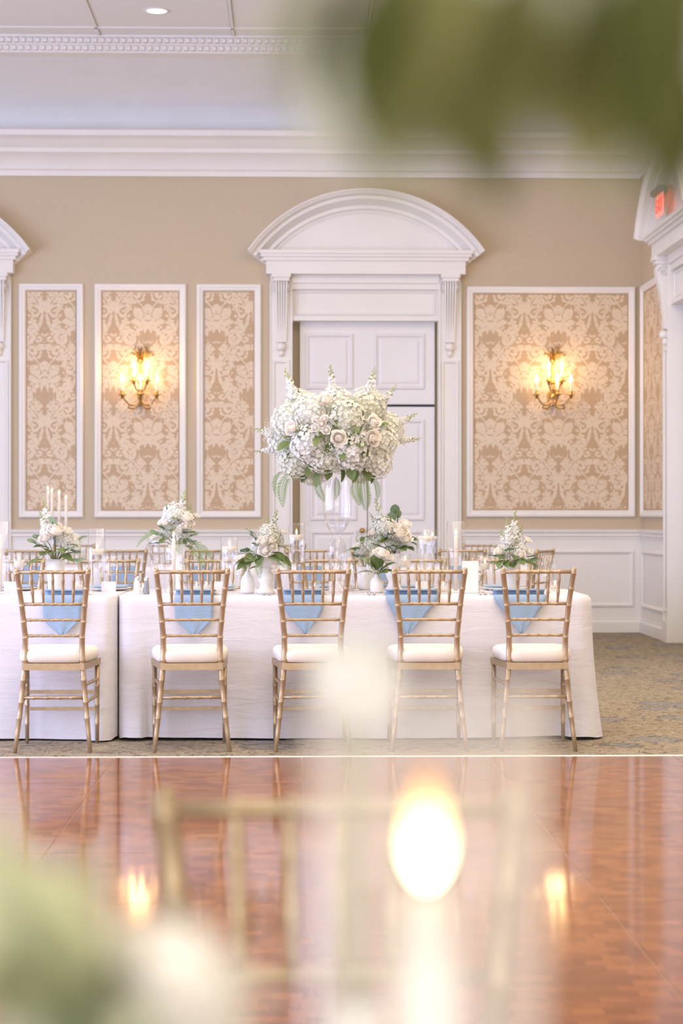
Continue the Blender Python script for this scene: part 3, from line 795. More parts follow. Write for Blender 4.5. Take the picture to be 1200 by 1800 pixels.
def table(X0, X1, Ya, Yb, label):
    t = thing('banquet_table', label, 'table', ((X0 + X1) / 2, (Ya + Yb) / 2, 0), 0, 'banquet tables')
    hx = (X1 - X0) / 2 - .012; hy = (Yb - Ya) / 2 - .012
    obj('tabletop', MB().box(-hx, hx, -hy, hy, .725, .755), 'card', t)
    for sx in (-1, 1):
        for sy in (-1, 1): obj('leg', MB().tube([(sx * (hx - .3), sy * (hy - .1), 0), (sx * (hx - .3), sy * (hy - .1), .725)], .016, 8), 'grey', t)
TA, TB = 10.55, 11.47
table(-.90, 1.58, TA, TB, 'long banquet table under the right front cloth')
table(-3.42, -.935, TA, TB, 'long banquet table under the left front cloth')
tablecloth(-.90, 1.58, TA, TB, seed=3, tight=-1, label='white linen cloth over the front table right of the seam')
tablecloth(-3.42, -.935, TA, TB, seed=8, tight=1, label='white linen cloth over the front table left of the seam')
table(-.10, 2.1, 16.0, 16.9, 'second banquet table far back on the right')
table(-2.6, -.14, 16.0, 16.9, 'second banquet table far back on the left')
tablecloth(-.10, 2.1, 16.0, 16.9, seed=5, tight=-1, label='white cloth on the second table row behind the tall bouquet')
tablecloth(-2.6, -.14, 16.0, 16.9, seed=6, tight=1, label='white cloth on the second table row behind the left bouquets')
TZ = .7635

# nearest table, below the frame
nt_ = thing('banquet_table', 'round banquet table right under the camera', 'table', (0.05, .62, 0))
obj('tabletop', MB().lathe([(.0, .72), (.74, .72), (.74, .752), (.0, .752)], 40), 'card', nt_)
obj('pedestal', MB().tube([(0, 0, 0), (0, 0, .72)], .05, 12).lathe([(.0, 0), (.34, 0), (.34, .03), (.06, .06)], 24), 'grey', nt_)
mb = MB(); K = 96; v = []
for j, (r, z) in enumerate([(.0, .7625), (.4, .7625), (.74, .7625), (.752, .755), (.757, .73), (.762, .6), (.775, .4), (.79, .2), (.8, .03)]):
    for k in range(K):
        a = 2 * PI * k / K; rr = r + (.03 * (0.75 - z) * math.sin(12 * a) if j > 3 else 0); v.append((rr * math.cos(a), rr * math.sin(a), z))
mb.add(v, [(j * K + k, j * K + (k + 1) % K, (j + 1) * K + (k + 1) % K, (j + 1) * K + k) for j in range(8) for k in range(K)])
o = obj('tablecloth', mb, 'linen', smooth=True, loc=(.05, .62, 0)); tag(o, 'white cloth on the round table right under the camera', 'tablecloth')

# ------------------------------------------------------------------ flower meshes (shared)
rg = random.Random(11)
def orient(n, roll=0.0):
    n = Vector(n).normalized(); q = n.to_track_quat('Z', 'Y'); return q.to_matrix().to_4x4() @ Matrix.Rotation(roll, 4, 'Z')
def hydrangea(seed, n=150):
    r = random.Random(seed); mb = MB()
    mb.ball((0, 0, -.1), (.80, .80, .70), 10, 6)
    for i in range(n):
        z = 1 - 1.55 * (i + .5) / n; a = i * 2.39996; q = math.sqrt(max(0, 1 - z * z))
        d = Vector((q * math.cos(a) + r.uniform(-.06, .06), q * math.sin(a) + r.uniform(-.06, .06), z)).normalized()
        pos = d * r.uniform(.90, 1.06); sz = r.uniform(.15, .20)
        m_ = Matrix.Translation(pos) @ orient(d + Vector((r.uniform(-.35, .35), r.uniform(-.35, .35), r.uniform(-.35, .35))), r.uniform(0, 6.28)) @ Matrix.Scale(sz, 4)
        for k in range(4):
            t_ = Matrix.Rotation(k * PI / 2, 4, 'Z')
            mb.add([(0, 0, 0), (.42, -.42, .18), (.95, 0, .22), (.42, .42, .18), (.5, 0, .08)], [(0, 1, 4), (1, 2, 4), (2, 3, 4), (3, 0, 4)], m_ @ t_)
    return mb.mesh('hydrangea')
def petal_patch(w_, h_, curl, cup, nu=4, nv=4):
    v = []; 
    for j in range(nv + 1):
        q = j / nv
        for i in range(nu + 1):
            p = (i / nu - .5) * 2
            ww = w_ * math.sin(PI * (0.18 + .62 * q)) 
            v.append((p * ww, cup * (1 - p * p) * -1 + curl * max(0, q - .55) ** 2 * -4 , h_ * q * (1 - .12 * p * p * q)))
    f = [(j * (nu + 1) + i, j * (nu + 1) + i + 1, (j + 1) * (nu + 1) + i + 1, (j + 1) * (nu + 1) + i) for j in range(nv) for i in range(nu)]
    return v, f
def rose(seed):
    """overlapping cupped petals wound around a tight centre"""
    r = random.Random(seed); mb = MB()
    mb.ball((0, 0, .38), (.50, .50, .42), 12, 8)
    rings = ((2, .14, 1.02, 230, (.9, 1.0, .85)), (3, .28, .99, 165, (.7, 1.0, .90)), (3, .42, .94, 150, (.6, 1.0, .95)), (4, .56, .88, 125, (.5, 1.0, 1.02)), (5, .70, .78, 108, (.42, 1.0, 1.14)), (5, .82, .60, 100, (.42, 1.0, 1.28)))
    for ring, (cnt, rad, h_, span, pf) in enumerate(rings):
        for k in range(cnt):
            a0 = 2 * PI * k / cnt + ring * .9 + r.uniform(-.2, .2); nu, nv = 7, 5; v = []
            hh = h_ * r.uniform(.88, 1.06); sl = r.uniform(.05, .16); ox, oy = r.uniform(-.07, .07), r.uniform(-.07, .07)
            for j in range(nv + 1):
                q = j / nv
                rr = (pf[0] + (pf[1] - pf[0]) * math.sin(min(1, q / .55) * PI / 2)) if q < .55 else pf[1] + (pf[2] - pf[1]) * ((q - .55) / .45) ** 1.6
                for i in range(nu + 1):
                    p = (i / nu - .5) * 2; an = a0 + p * R(span) / 2 * math.sin(PI * (.25 + .5 * min(1, q + .15)))
                    rk = rad * rr * (1 + sl * p)
                    v.append((rk * math.cos(an) + ox, rk * math.sin(an) + oy, hh * q * (1 - .16 * p * p * q)))
            mb.add(v, [(j * (nu + 1) + i, j * (nu + 1) + i + 1, (j + 1) * (nu + 1) + i + 1, (j + 1) * (nu + 1) + i) for j in range(nv) for i in range(nu)])
    return mb.mesh('rose', True)
def leafmesh(asp=.36, fold=.10, droop=.25):
    v = []; f = []; n = 6
    for j in range(n + 1):
        q = j / n; w_ = asp * math.sin(PI * min(1, q * .96 + .03)) ** .8
        z = -droop * q * q
        v += [(-w_, q, z + fold * (w_ / asp)), (0, q, z), (w_, q, z + fold * (w_ / asp))]
    for j in range(n):
        for i in range(2): f.append((j * 3 + i, j * 3 + i + 1, j * 3 + i + 4, j * 3 + i + 3))
    return MB().add(v, f).mesh('leaf', True)
def roundleaf():
    K = 14; v = [(0, .5, .0)] + [(.46 * math.cos(2 * PI * k / K), .5 + .5 * math.sin(2 * PI * k / K), .10 * math.cos(4 * PI * k / K) ** 2) for k in range(K)]
    f = [(0, k + 1, (k + 1) % K + 1) for k in range(K)]
    return MB().add(v, f).tube([(0, -.25, 0), (0, .05, 0)], .02, 5).mesh('eucalyptus_leaf', True)
def fern(seed, L=1.0, n=26):
    r = random.Random(seed); mb = MB(); pts = []
    for j in range(n + 1):
        q = j / n; pts.append(Vector((.03 * math.sin(q * 5), q * L * (1 - .25 * q), .12 * math.sin(q * PI * .6) - .55 * q * q)))
    mb.tube(pts, [.008 * (1 - .8 * j / n) + .002 for j in range(n + 1)], 5)
    for j in range(2, n):
        q = j / n; ln = .19 * math.sin(PI * (q * .85 + .12)) + .02; t_ = (pts[j + 1] - pts[j - 1]).normalized()
        for s in (-1, 1):
            a = t_ * .55 + Vector((s, 0, 0)) ; a.normalize(); b = t_.cross(a).normalized(); wd = .014
            c = pts[j]; e = c + a * ln + Vector((0, 0, -.05 * ln + r.uniform(-.02, .02)))
            m1 = c.lerp(e, .5); perp = t_ * wd
            mb.add([c, m1 + perp, e, m1 - perp], [(0, 1, 2, 3)])
    return mb.mesh('fern_frond')
def stock(seed, n=30):
    r = random.Random(seed); mb = MB()
    for i in range(n):
        q = i / n; a = i * 2.4 + r.uniform(-.3, .3); rad = .12 * (1 - .65 * q); z = .0 + .78 * q + r.uniform(-.03, .03)
        d = Vector((math.cos(a), math.sin(a), r.uniform(.0, .6))).normalized(); pos = Vector((rad * .6 * math.cos(a), rad * .6 * math.sin(a), z))
        sz = r.uniform(.12, .18) * (1 - .5 * q)
        m_ = Matrix.Translation(pos) @ orient(d, r.uniform(0, 6)) @ Matrix.Scale(sz, 4)
        for k in range(5):
            mb.add([(0, 0, 0), (.4, -.5, .3), (1, 0, r.uniform(0, .4)), (.4, .5, .3)], [(0, 1, 2, 3)], m_ @ Matrix.Rotation(k * PI * .4, 4, 'Z'))
    return mb.mesh('stock_flower')
def stock_tip(seed):
    r = random.Random(seed); mb = MB(); mb.tube([(0, 0, -.3), (0, 0, .8), (.02, 0, 1.25)], [.022, .02, .012], 6)
    for i in range(9):
        a = i * 2.4; z = .70 + .55 * i / 9; rr = .10 * (1 - i / 12); sz = .042 * (1 - i / 16)
        mb.ball((rr * math.cos(a), rr * math.sin(a), z), (sz, sz, sz * 1.4), 6, 4)
    return mb.mesh('bud_tip', True)
def breath(seed, n=60):
    r = random.Random(seed); mb = MB()
    for i in range(n):
        d = Vector((r.gauss(0, .4), r.gauss(0, .4), r.uniform(.3, 1))); s = r.uniform(.035, .06)
        mb.add([d + Vector((s, 0, 0)), d + Vector((0, s, 0)), d + Vector((-s, 0, 0)), d + Vector((0, -s, 0)), d + Vector((0, 0, s)), d + Vector((0, 0, -s))],
               [(0, 1, 4), (1, 2, 4), (2, 3, 4), (3, 0, 4), (1, 0, 5), (2, 1, 5), (3, 2, 5), (0, 3, 5)])
        if i % 3 == 0: mb.tube([(0, 0, 0), d], .006, 3, False)
    return mb.mesh('filler_blossoms')
HY = [hydrangea(i) for i in range(4)]; RO = [rose(i) for i in range(3)]; LF = [leafmesh(), leafmesh(.3, .06, .5)]; EU = [roundleaf()]; SG = [roundleaf(), leafmesh(.34, .08, .3)]
FE = [fern(1), fern(2)]; ST = [stock(1), stock(2)]; TP = [stock_tip(1)]; BR = [breath(1), breath(2)]
cyc = {}
def pick(lst):
    k = id(lst); cyc[k] = cyc.get(k, -1) + 1; return lst[cyc[k] % len(lst)]
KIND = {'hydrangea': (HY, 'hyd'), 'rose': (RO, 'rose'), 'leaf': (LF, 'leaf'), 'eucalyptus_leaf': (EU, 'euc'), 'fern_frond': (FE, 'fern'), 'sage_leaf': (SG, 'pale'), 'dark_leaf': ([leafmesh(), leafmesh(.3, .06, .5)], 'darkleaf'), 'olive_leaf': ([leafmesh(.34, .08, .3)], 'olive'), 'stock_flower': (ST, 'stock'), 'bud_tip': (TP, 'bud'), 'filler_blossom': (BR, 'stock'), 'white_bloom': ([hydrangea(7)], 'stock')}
def bloom(parent, kind, pos, nrm, size, roll=None):
    lst, mt = KIND[kind]; me = pick(lst)
    o = bpy.data.objects.new(kind, me); COL.objects.link(o)
    if not me.materials: me.materials.append(M[mt])
    o.parent = parent; o.location = pos
    roll = rg.uniform(0, 6.28) if roll is None else roll
    o.rotation_mode = 'QUATERNION'; o.rotation_quaternion = (orient(nrm, roll)).to_quaternion(); o.scale = (size,) * 3
    return o
def leafat(parent, kind, pos, direction, size, twist=0.0):
    """leaf whose +Y follows direction"""
    lst, mt = KIND[kind]; me = pick(lst)
    o = bpy.data.objects.new(kind, me); COL.objects.link(o)
    if not me.materials: me.materials.append(M[mt])
    d = Vector(direction).normalized(); q = d.to_track_quat('Y', 'Z').to_matrix().to_4x4() @ Matrix.Rotation(twist, 4, 'Y')
    o.parent = parent; o.location = pos; o.rotation_mode = 'QUATERNION'; o.rotation_quaternion = q.to_quaternion(); o.scale = (size,) * 3
    return o
def spike(parent, pos, direction, size):
    pos = Vector(pos) + Vector(direction).normalized() * size * .12
    o = bloom(parent, 'stock_flower', pos, direction, size); o.scale = (size * 1.45, size * 1.45, size); o = bloom(parent, 'bud_tip', pos, direction, size); o.scale = (size * 1.2, size * 1.2, size * .95)

# tall bouquet: ball given in local coordinates around (0,0,zc)
def tall_vase(t, H=.62):
    prof = [(.0, .004), (.075, .004), (.085, .010), (.08, .018), (.035, .03), (.022, .06), (.02, .09), (.03, .115), (.045, .15), (.052, .185), (.054, .22), (.048, .26), (.032, .295), (.022, .31), (.024, .32), (.045, .345), (.066, .385), (.076, .44), (.077, .50), (.072, .57), (.068, .62)]
    obj('vase', MB().lathe(prof, 32), 'thick_glass', t, smooth=True)
    obj('vase_core', MB().lathe([(.0, .12), (.03, .14), (.042, .185), (.043, .22), (.034, .26), (.014, .29), (.0, .292)], 24), 'thick_glass', t, smooth=True)
    obj('bowl_water', MB().lathe([(.0, .322), (.038, .345), (.058, .38), (.0, .381)], 24), 'water', t, smooth=True)
tb = thing('tall_floral_centerpiece', 'tall white bouquet of hydrangeas and roses on a clear glass vase', 'bouquet', (*at(592, 900, 11.0).xy, TZ))
tall_vase(tb)
PXM = FPX / 11.0
def tl(x, y, dep):  # pixel of the bouquet -> local coordinates, dep = towards camera
    q = at(x, y, 11.0 - dep); return Vector((q.x - tb.location.x, -dep, q.z - TZ))
CEN = tl(592, 765, 0)
def bigball(t, cen, spec, front=True):
    for kind, x, y, dep, size in spec:
        p = tl(x, y, dep); n = p - cen; n.z = n.z * 1.1 + .03
        bloom(t, kind, p - n.normalized() * size * .35, n, size)
spec = [('hydrangea', 500, 735, .12, .095), ('hydrangea', 541, 718, .22, .10), ('hydrangea', 612, 728, .26, .105), ('hydrangea', 655, 712, .12, .095), ('hydrangea', 538, 780, .27, .105), ('hydrangea', 565, 806, .25, .095),
        ('hydrangea', 625, 793, .28, .11), ('hydrangea', 676, 775, .16, .10), ('hydrangea', 513, 815, .14, .10), ('hydrangea', 668, 815, .14, .095), ('hydrangea', 690, 752, .02, .09), ('hydrangea', 490, 775, .02, .09),
        ('hydrangea', 590, 700, .08, .09), ('hydrangea', 545, 835, .05, .08), ('hydrangea', 640, 830, .05, .08), ('hydrangea', 520, 705, -.05, .09), ('hydrangea', 650, 700, -.08, .09),
        ('hydrangea', 592, 740, -.2, .11), ('hydrangea', 530, 770, -.2, .11), ('hydrangea', 650, 770, -.2, .11), ('hydrangea', 592, 805, -.2, .1), ('hydrangea', 592, 765, .1, .13),
        ('rose', 571, 702, .27, .045), ('rose', 512, 753, .27, .042), ('rose', 595, 770, .38, .045), ('rose', 657, 742, .30, .042), ('rose', 655, 770, .32, .046), ('rose', 565, 745, .36, .024), ('rose', 555, 738, .35, .022), ('rose', 573, 756, .36, .024), ('rose', 570, 736, .36, .022), ('rose', 553, 752, .35, .022),
        ('rose', 609, 693, .12, .026), ('filler_blossom', 634, 760, .33, .05), ('filler_blossom', 588, 790, .36, .06), ('filler_blossom', 550, 762, .33, .05), ('filler_blossom', 525, 790, .3, .05), ('filler_blossom', 478, 760, .05, .07), ('filler_blossom', 700, 760, .08, .07), ('filler_blossom', 602, 745, .36, .045)]
bigball(tb, CEN, spec)
for x, y, dep, d, s in ((520, 705, .05, (-.35, -.1, 1), .15), (585, 695, .1, (-.1, -.1, 1), .13), (645, 700, .05, (.25, -.1, 1), .14), (663, 718, .1, (.65, -.2, .8), .13), (690, 750, .05, (.9, -.1, .5), .12), (490, 770, .05, (-.9, -.1, .35), .12), (487, 790, 0, (-1, -.1, -.1), .1), (700, 775, .0, (1, 0, .1), .1)):
    spike(tb, tl(x, y, dep), d, s)
lr = random.Random(4)
for x, y, dep in ((540, 835, .22), (555, 845, .2), (575, 840, .2), (600, 835, .22), (620, 835, .25), (630, 838, .22), (648, 840, .18), (660, 835, .15), (530, 842, .12), (505, 838, .1), (590, 760, .3), (545, 745, .3), (612, 770, .33), (635, 745, .3), (580, 785, .34), (525, 765, .28), (505, 770, .27), (665, 730, .25), (590, 715, .25), (650, 790, .3), (567, 765, .34), (600, 730, .3), (495, 780, .2), (556, 765, .36), (606, 758, .37), (585, 750, .35), (640, 775, .35), (530, 748, .3), (615, 705, .25), (630, 752, .34), (545, 795, .33), (600, 800, .36), (675, 745, .22), (500, 795, .2)):
    p = tl(x, y, dep); n = (p - CEN); n.z -= .12 if y > 830 else 0
    leafat(tb, 'leaf', p - n.normalized() * .06, n + Vector((lr.uniform(-.15, .15), lr.uniform(-.2, .1), lr.uniform(-.2, .1))), lr.uniform(.065, .09), lr.uniform(-.6, .6))
for x, y, dep, d, s in ((512, 830, .1, (-.35, -.25, -.55), .20), (500, 825, .05, (-.5, -.1, -.5), .16), (640, 835, .15, (.05, -.2, -.7), .20), (628, 838, .15, (-.1, -.3, -.6), .16), (652, 835, .1, (.4, -.2, -.6), .15), (560, 842, .1, (0, -.3, -.5), .13), (590, 838, .1, (.1, -.3, -.4), .13)):
    leafat(tb, 'fern_frond', tl(x, y, dep), d, s * 1.15, lr.uniform(-.5, .5))

# ------------------------------------------------------------------ low bouquets
def urn(t, H):
    """square bowl on a turned pedestal; local z 0..H"""
    k = H / .2
    obj('pedestal', MB().lathe([(.0, 0), (.05, 0), (.05, .012 * k), (.038, .022 * k), (.03, .05 * k), (.042, .075 * k), (.046, .095 * k), (.034, .115 * k), (.028, .125 * k), (.04, .135 * k), (.04, .14 * k), (.0, .141 * k)], 20), 'ceramic', t, smooth=True)
    v = []
    for z, r in ((.14 * k, .03), (.2 * k, .052), (.2 * k, .046), (.165 * k, .036)):
        v += [(-r, -r, z), (r, -r, z), (r, r, z), (-r, r, z)]
    obj('bowl', MB().add(v, [(j * 4 + i, j * 4 + (i + 1) % 4, j * 4 + 4 + (i + 1) % 4, j * 4 + 4 + i) for j in range(3) for i in range(4)] + [(12, 13, 14, 15), (3, 2, 1, 0)]), 'ceramic', t)
def cyl_urn(t, H):
    obj('vase', MB().lathe([(.0, 0), (.038, 0), (.042, .01), (.045, H * .45), (.05, H * .9), (.052, H), (.046, H), (.042, H * .6), (.0, H * .58)], 24), 'ceramic', t, smooth=True)
def low_bouquet(label, x, Y, H, items, vase='urn', base=None):
    q = at(x, 900, Y); t = thing('low_floral_arrangement', label, 'bouquet', (q.x, Y, TZ if base is None else base), 0, 'low white bouquets')
    (urn if vase == 'urn' else cyl_urn)(t, H)
    c = Vector((0, 0, H - .02))
    for kind, px, py, dep, size in items:
        g = at(px, py, Y - dep); p = Vector((g.x - q.x, -dep, g.z - t.location.z)); d = p - c
        if kind == 'spike': 
            d = Vector((d.x, 0, max(d.z, .05))); spike(t, p - d.normalized() * size * .6, d, size)
        elif kind in ('leaf', 'eucalyptus_leaf', 'fern_frond'):
            size *= 1.2
            d = Vector((d.x, d.y, d.z * .5 - (.02 if kind != 'fern_frond' else .03))); leafat(t, kind, p - d.normalized() * size * .45, d, size, lr.uniform(-.5, .5))
        else: bloom(t, kind, p - d.normalized() * size * .3, d + Vector((0, -.05, .02)), size)
        if kind in ('eucalyptus_leaf', 'rose') and abs(d.length) > .07:
            obj('stem', MB().tube([c, c.lerp(p, .5) + Vector((0, 0, .02)), p], .0025, 5), 'leaf', t)
    return t
E_, L_, F_, RS, HYD, SP, BB = 'eucalyptus_leaf', 'leaf', 'fern_frond', 'rose', 'hydrangea', 'spike', 'filler_blossom'
low_bouquet('low white bouquet with round eucalyptus leaves on a white vase at far left', 98, 10.95, .185,
    [(RS, 97, 932, .08, .055), (RS, 80, 945, .08, .04), (HYD, 112, 940, -.02, .06), (HYD, 88, 930, -.04, .055), (SP, 82, 905, .0, .14), (SP, 76, 920, .03, .1), (BB, 122, 948, .05, .06), (BB, 80, 952, .08, .06), (HYD, 130, 950, -.04, .05), (RS, 118, 935, 0, .04),
     (E_, 92, 918, .08, .055), (E_, 67, 945, .06, .05), (E_, 57, 952, .04, .05), (E_, 137, 985, .1, .06), (E_, 132, 970, .1, .055), (E_, 122, 965, .1, .055), (E_, 98, 972, .12, .055), (E_, 110, 968, .1, .05), (L_, 80, 970, .1, .08), (L_, 70, 975, .08, .08), (L_, 90, 968, .1, .08), (L_, 105, 962, .1, .07), (L_, 75, 960, .05, .08), (L_, 115, 975, .08, .07), (E_, 145, 945, -.02, .04), (L_, 62, 985, .05, .09), (L_, 125, 955, .05, .06)], 'cyl')
low_bouquet('loose white bouquet with trailing ferns behind the taper vase, second from left', 312, 11.25, .26,
    [(HYD, 305, 898, .04, .065), (RS, 326, 910, .06, .045), (RS, 330, 920, .06, .04), (RS, 290, 918, .05, .04), (SP, 320, 895, .02, .16), (SP, 330, 905, 0, .1), (HYD, 320, 925, 0, .06), (HYD, 298, 925, 0, .06), (BB, 326, 942, .06, .06), (BB, 280, 945, .05, .06), (RS, 345, 907, 0, .022), (RS, 326, 925, .1, .025),
     (E_, 274, 938, .1, .07), (E_, 284, 927, .06, .05), (E_, 272, 955, .08, .05), (E_, 333, 952, .1, .07), (E_, 342, 940, .06, .05), (E_, 295, 893, .05, .035), (F_, 262, 937, .05, .17), (F_, 270, 945, .02, .13), (F_, 352, 955, .06, .20), (F_, 345, 965, .1, .19), (F_, 340, 950, .03, .16), (F_, 310, 955, .1, .12), (L_, 300, 930, .1, .08), (L_, 310, 910, .1, .07), (L_, 332, 935, .08, .08), (L_, 290, 945, .08, .07), (L_, 320, 950, .08, .08)])
low_bouquet('low white bouquet with dark eucalyptus on a white baluster urn, centre left', 467, 10.82, .2,
    [(HYD, 473, 935, .02, .06), (HYD, 482, 945, -.02, .055), (RS, 465, 968, .09, .038), (RS, 463, 952, .08, .036), (RS, 478, 960, .08, .028), (RS, 476, 950, .08, .025), (SP, 480, 925, 0, .14), (SP, 470, 930, .03, .10), (RS, 498, 935, .02, .025), (BB, 448, 970, .07, .05), (BB, 470, 938, .06, .06), (BB, 490, 945, .02, .05), (HYD, 455, 955, 0, .05),
     (E_, 440, 935, .05, .055), (E_, 447, 945, .06, .055), (E_, 452, 958, .07, .055), (E_, 432, 968, .05, .05), (E_, 440, 980, .08, .05), (F_, 438, 985, .05, .15), (F_, 455, 990, .1, .14), (F_, 490, 980, .1, .14), (F_, 498, 975, .05, .15), (L_, 488, 970, .09, .09), (L_, 482, 978, .1, .08), (L_, 495, 978, .07, .09), (L_, 445, 978, .08, .09), (L_, 455, 980, .1, .08), (L_, 432, 990, .05, .09), (L_, 493, 958, .05, .08), (L_, 425, 985, .04, .08)])
low_bouquet('wide white and cream bouquet with eucalyptus right of the tall bouquet', 692, 11.15, .21,
    [(HYD, 675, 920, .03, .065), (HYD, 690, 935, .03, .06), (RS, 700, 935, .08, .06), (RS, 710, 945, .08, .05), (RS, 712, 922, .02, .04), (SP, 668, 905, .0, .14), (SP, 660, 920, .02, .1), (HYD, 668, 935, 0, .06), (HYD, 652, 950, -.02, .05), (BB, 690, 950, .08, .06), (BB, 665, 950, .06, .06), (BB, 718, 958, .05, .05), (RS, 655, 937, .03, .03), (HYD, 700, 950, -.02, .06),
     (E_, 694, 897, .03, .05), (E_, 688, 910, .04, .05), (E_, 660, 958, .1, .05), (E_, 683, 962, .12, .055), (E_, 700, 905, .02, .04), (L_, 680, 945, .1, .08), (L_, 688, 938, .1, .07), (L_, 720, 950, .07, .08), (L_, 715, 962, .08, .08), (L_, 672, 945, .1, .08), (L_, 705, 962, .1, .08), (L_, 724, 945, .03, .08), (L_, 695, 958, .1, .07), (L_, 650, 940, .02, .07), (F_, 672, 935, .06, .1)])
low_bouquet('fresh green and white posy beside the tall glass vase', 642, 11.35, .13,
    [(HYD, 636, 965, .03, .045), (RS, 630, 960, .03, .03), (RS, 645, 955, .03, .03), (BB, 640, 955, .02, .06), (SP, 630, 960, 0, .08), (SP, 650, 945, 0, .09), (L_, 625, 965, .05, .07), (L_, 640, 950, .03, .07), (L_, 655, 958, .05, .07), (F_, 622, 962, .03, .1), (F_, 635, 975, .06, .1), (L_, 645, 978, .06, .08), (L_, 632, 985, .06, .08), (L_, 648, 940, .02, .08), (E_, 628, 978, .05, .05)], 'cyl')
low_bouquet('low white bouquet with big round leaves near the right end of the table', 897, 10.95, .165,
    [(HYD, 896, 945, .0, .055), (SP, 903, 928, .03, .14), (SP, 893, 935, .05, .12), (SP, 912, 945, .02, .1), (SP, 885, 950, .03, .1), (RS, 927, 950, .02, .026), (RS, 877, 970, .05, .03), (HYD, 885, 965, .02, .05), (HYD, 912, 965, .0, .055), (BB, 900, 982, .09, .05), (BB, 918, 965, .05, .05), (RS, 915, 975, .07, .03), (RS, 930, 970, .03, .024), (BB, 890, 960, .07, .06),
     (E_, 895, 967, .11, .055), (E_, 868, 977, .07, .055), (E_, 872, 990, .08, .06), (E_, 876, 1000, .1, .05), (E_, 940, 977, .07, .05), (E_, 935, 985, .08, .055), (L_, 925, 985, .1, .08), (L_, 890, 985, .1, .07), (L_, 912, 985, .11, .08), (L_, 880, 985, .1, .07), (L_, 932, 990, .08, .08), (L_, 905, 975, .1, .06), (L_, 900, 990, .1, .07), (L_, 884, 975, .08, .06)], 'cyl')

# bud vases
def bud_vase(label, x, Y, H, flowers, base=None, r=.037):
    q = at(x, 900, Y); t = thing('bud_vase', label, 'bud vase', (q.x, Y, TZ if base is None else base), 0, 'white ceramic bud vases')
    obj('vase', MB().lathe([(.0, 0), (r * .9, 0), (r, .008), (r, H * .55), (r * .8, H * .75), (r * .42, H * .88), (r * .4, H), (r * .32, H), (r * .3, H * .8), (.0, H * .7)], 20), 'ceramic', t, smooth=True)
    for kind, dx, dy, dz, size in flowers:
        p = Vector((dx, dy, dz)); c = Vector((0, 0, H))
        if kind in ('leaf', 'eucalyptus_leaf', 'fern_frond', 'sage_leaf'): leafat(t, kind, c + (p - c) * .25, p - c, size, lr.uniform(-.5, .5))
        else:
            obj('stem', MB().tube([c - Vector((0, 0, .03)), c.lerp(p, .5) + Vector((dx * .2, 0, .01)), p], .0028, 5), 'fern', t)
            bloom(t, kind, p, (p - c) + Vector((0, -.05, .03)), size)
    return t
bud_vase('white bud vase with a pale bloom left of the baluster urn', 435, 10.86, .12, [('rose', -.03, 0, .18, .03), ('rose', .02, .02, .17, .025), ('leaf', -.05, -.02, .17, .05), ('leaf', .05, 0, .16, .05)])
bud_vase('white bud vase with a large cream bloom and broad leaves, centre right', 662, 10.92, .1, [('rose', .02, 0, .195, .05), ('rose', .045, .01, .18, .045), ('leaf', -.06, -.03, .18, .12), ('leaf', -.02, -.05, .2, .11), ('leaf', .06, -.04, .16, .11), ('leaf', .09, -.02, .14, .1), ('leaf', .03, -.06, .12, .09), ('leaf', -.07, 0, .13, .09), ('leaf', .0, .05, .2, .11)])

# ------------------------------------------------------------------ candles and glassware
def flame(t, x, y, z, s=1.0, mt='flame'):
    obj('wick', MB().tube([(x, y, z - .004), (x, y, z + .008 * s)], .0012, 5), 'dark', t)
    return obj('flame', MB().lathe([(.0005, z + .003 * s), (.0045 * s, z + .009 * s), (.0058 * s, z + .016 * s), (.0042 * s, z + .026 * s), (.0006, z + .04 * s)], 10, Matrix.Translation((x, y, 0))), mt, t, smooth=True)
def cyl(mb, r, z0, z1, seg=28, bottom=True):
    pr = [(r, z0), (r, z1), (r - .0025, z1), (r - .0025, z1 - .003)]
    if bottom: pr = [(.0, z0)] + pr
    return mb.lathe(pr, seg)
def taper_vase(label, x, Y, H, ch, base=None, gm='glass', r=.05, fm='flame', big=1.0):
    q = at(x, 900, Y); t = thing('taper_hurricane', label, 'candle holder', (q.x, Y, TZ if base is None else base), 0, 'tall glass cylinders with tapers')
    obj('cylinder', cyl(MB(), r, .0, H), gm, t, smooth=True)
    tc_ = obj('taper_candle', MB().lathe([(.0, .009), (.012, .009), (.0105, ch * .9), (.009, ch - .004), (.0, ch)], 12), 'wax', t, smooth=True)
    obj('candle_cup', MB().lathe([(.0, .009), (.03, .009), (.03, .014), (.0145, .016), (.0145, .04), (.0125, .04)], 14), 'glass', t, smooth=True)
    flame(tc_, 0, 0, ch, big, fm)
    return t
taper_vase('tall glass cylinder with a lit taper at the left edge', 0, 10.85, .39, .29)
taper_vase('tall glass cylinder with a lit taper in front of the fern bouquet', 305, 10.95, .375, .30)
taper_vase('tall glass cylinder with a lit taper right of centre', 801, 10.95, .39, .315)
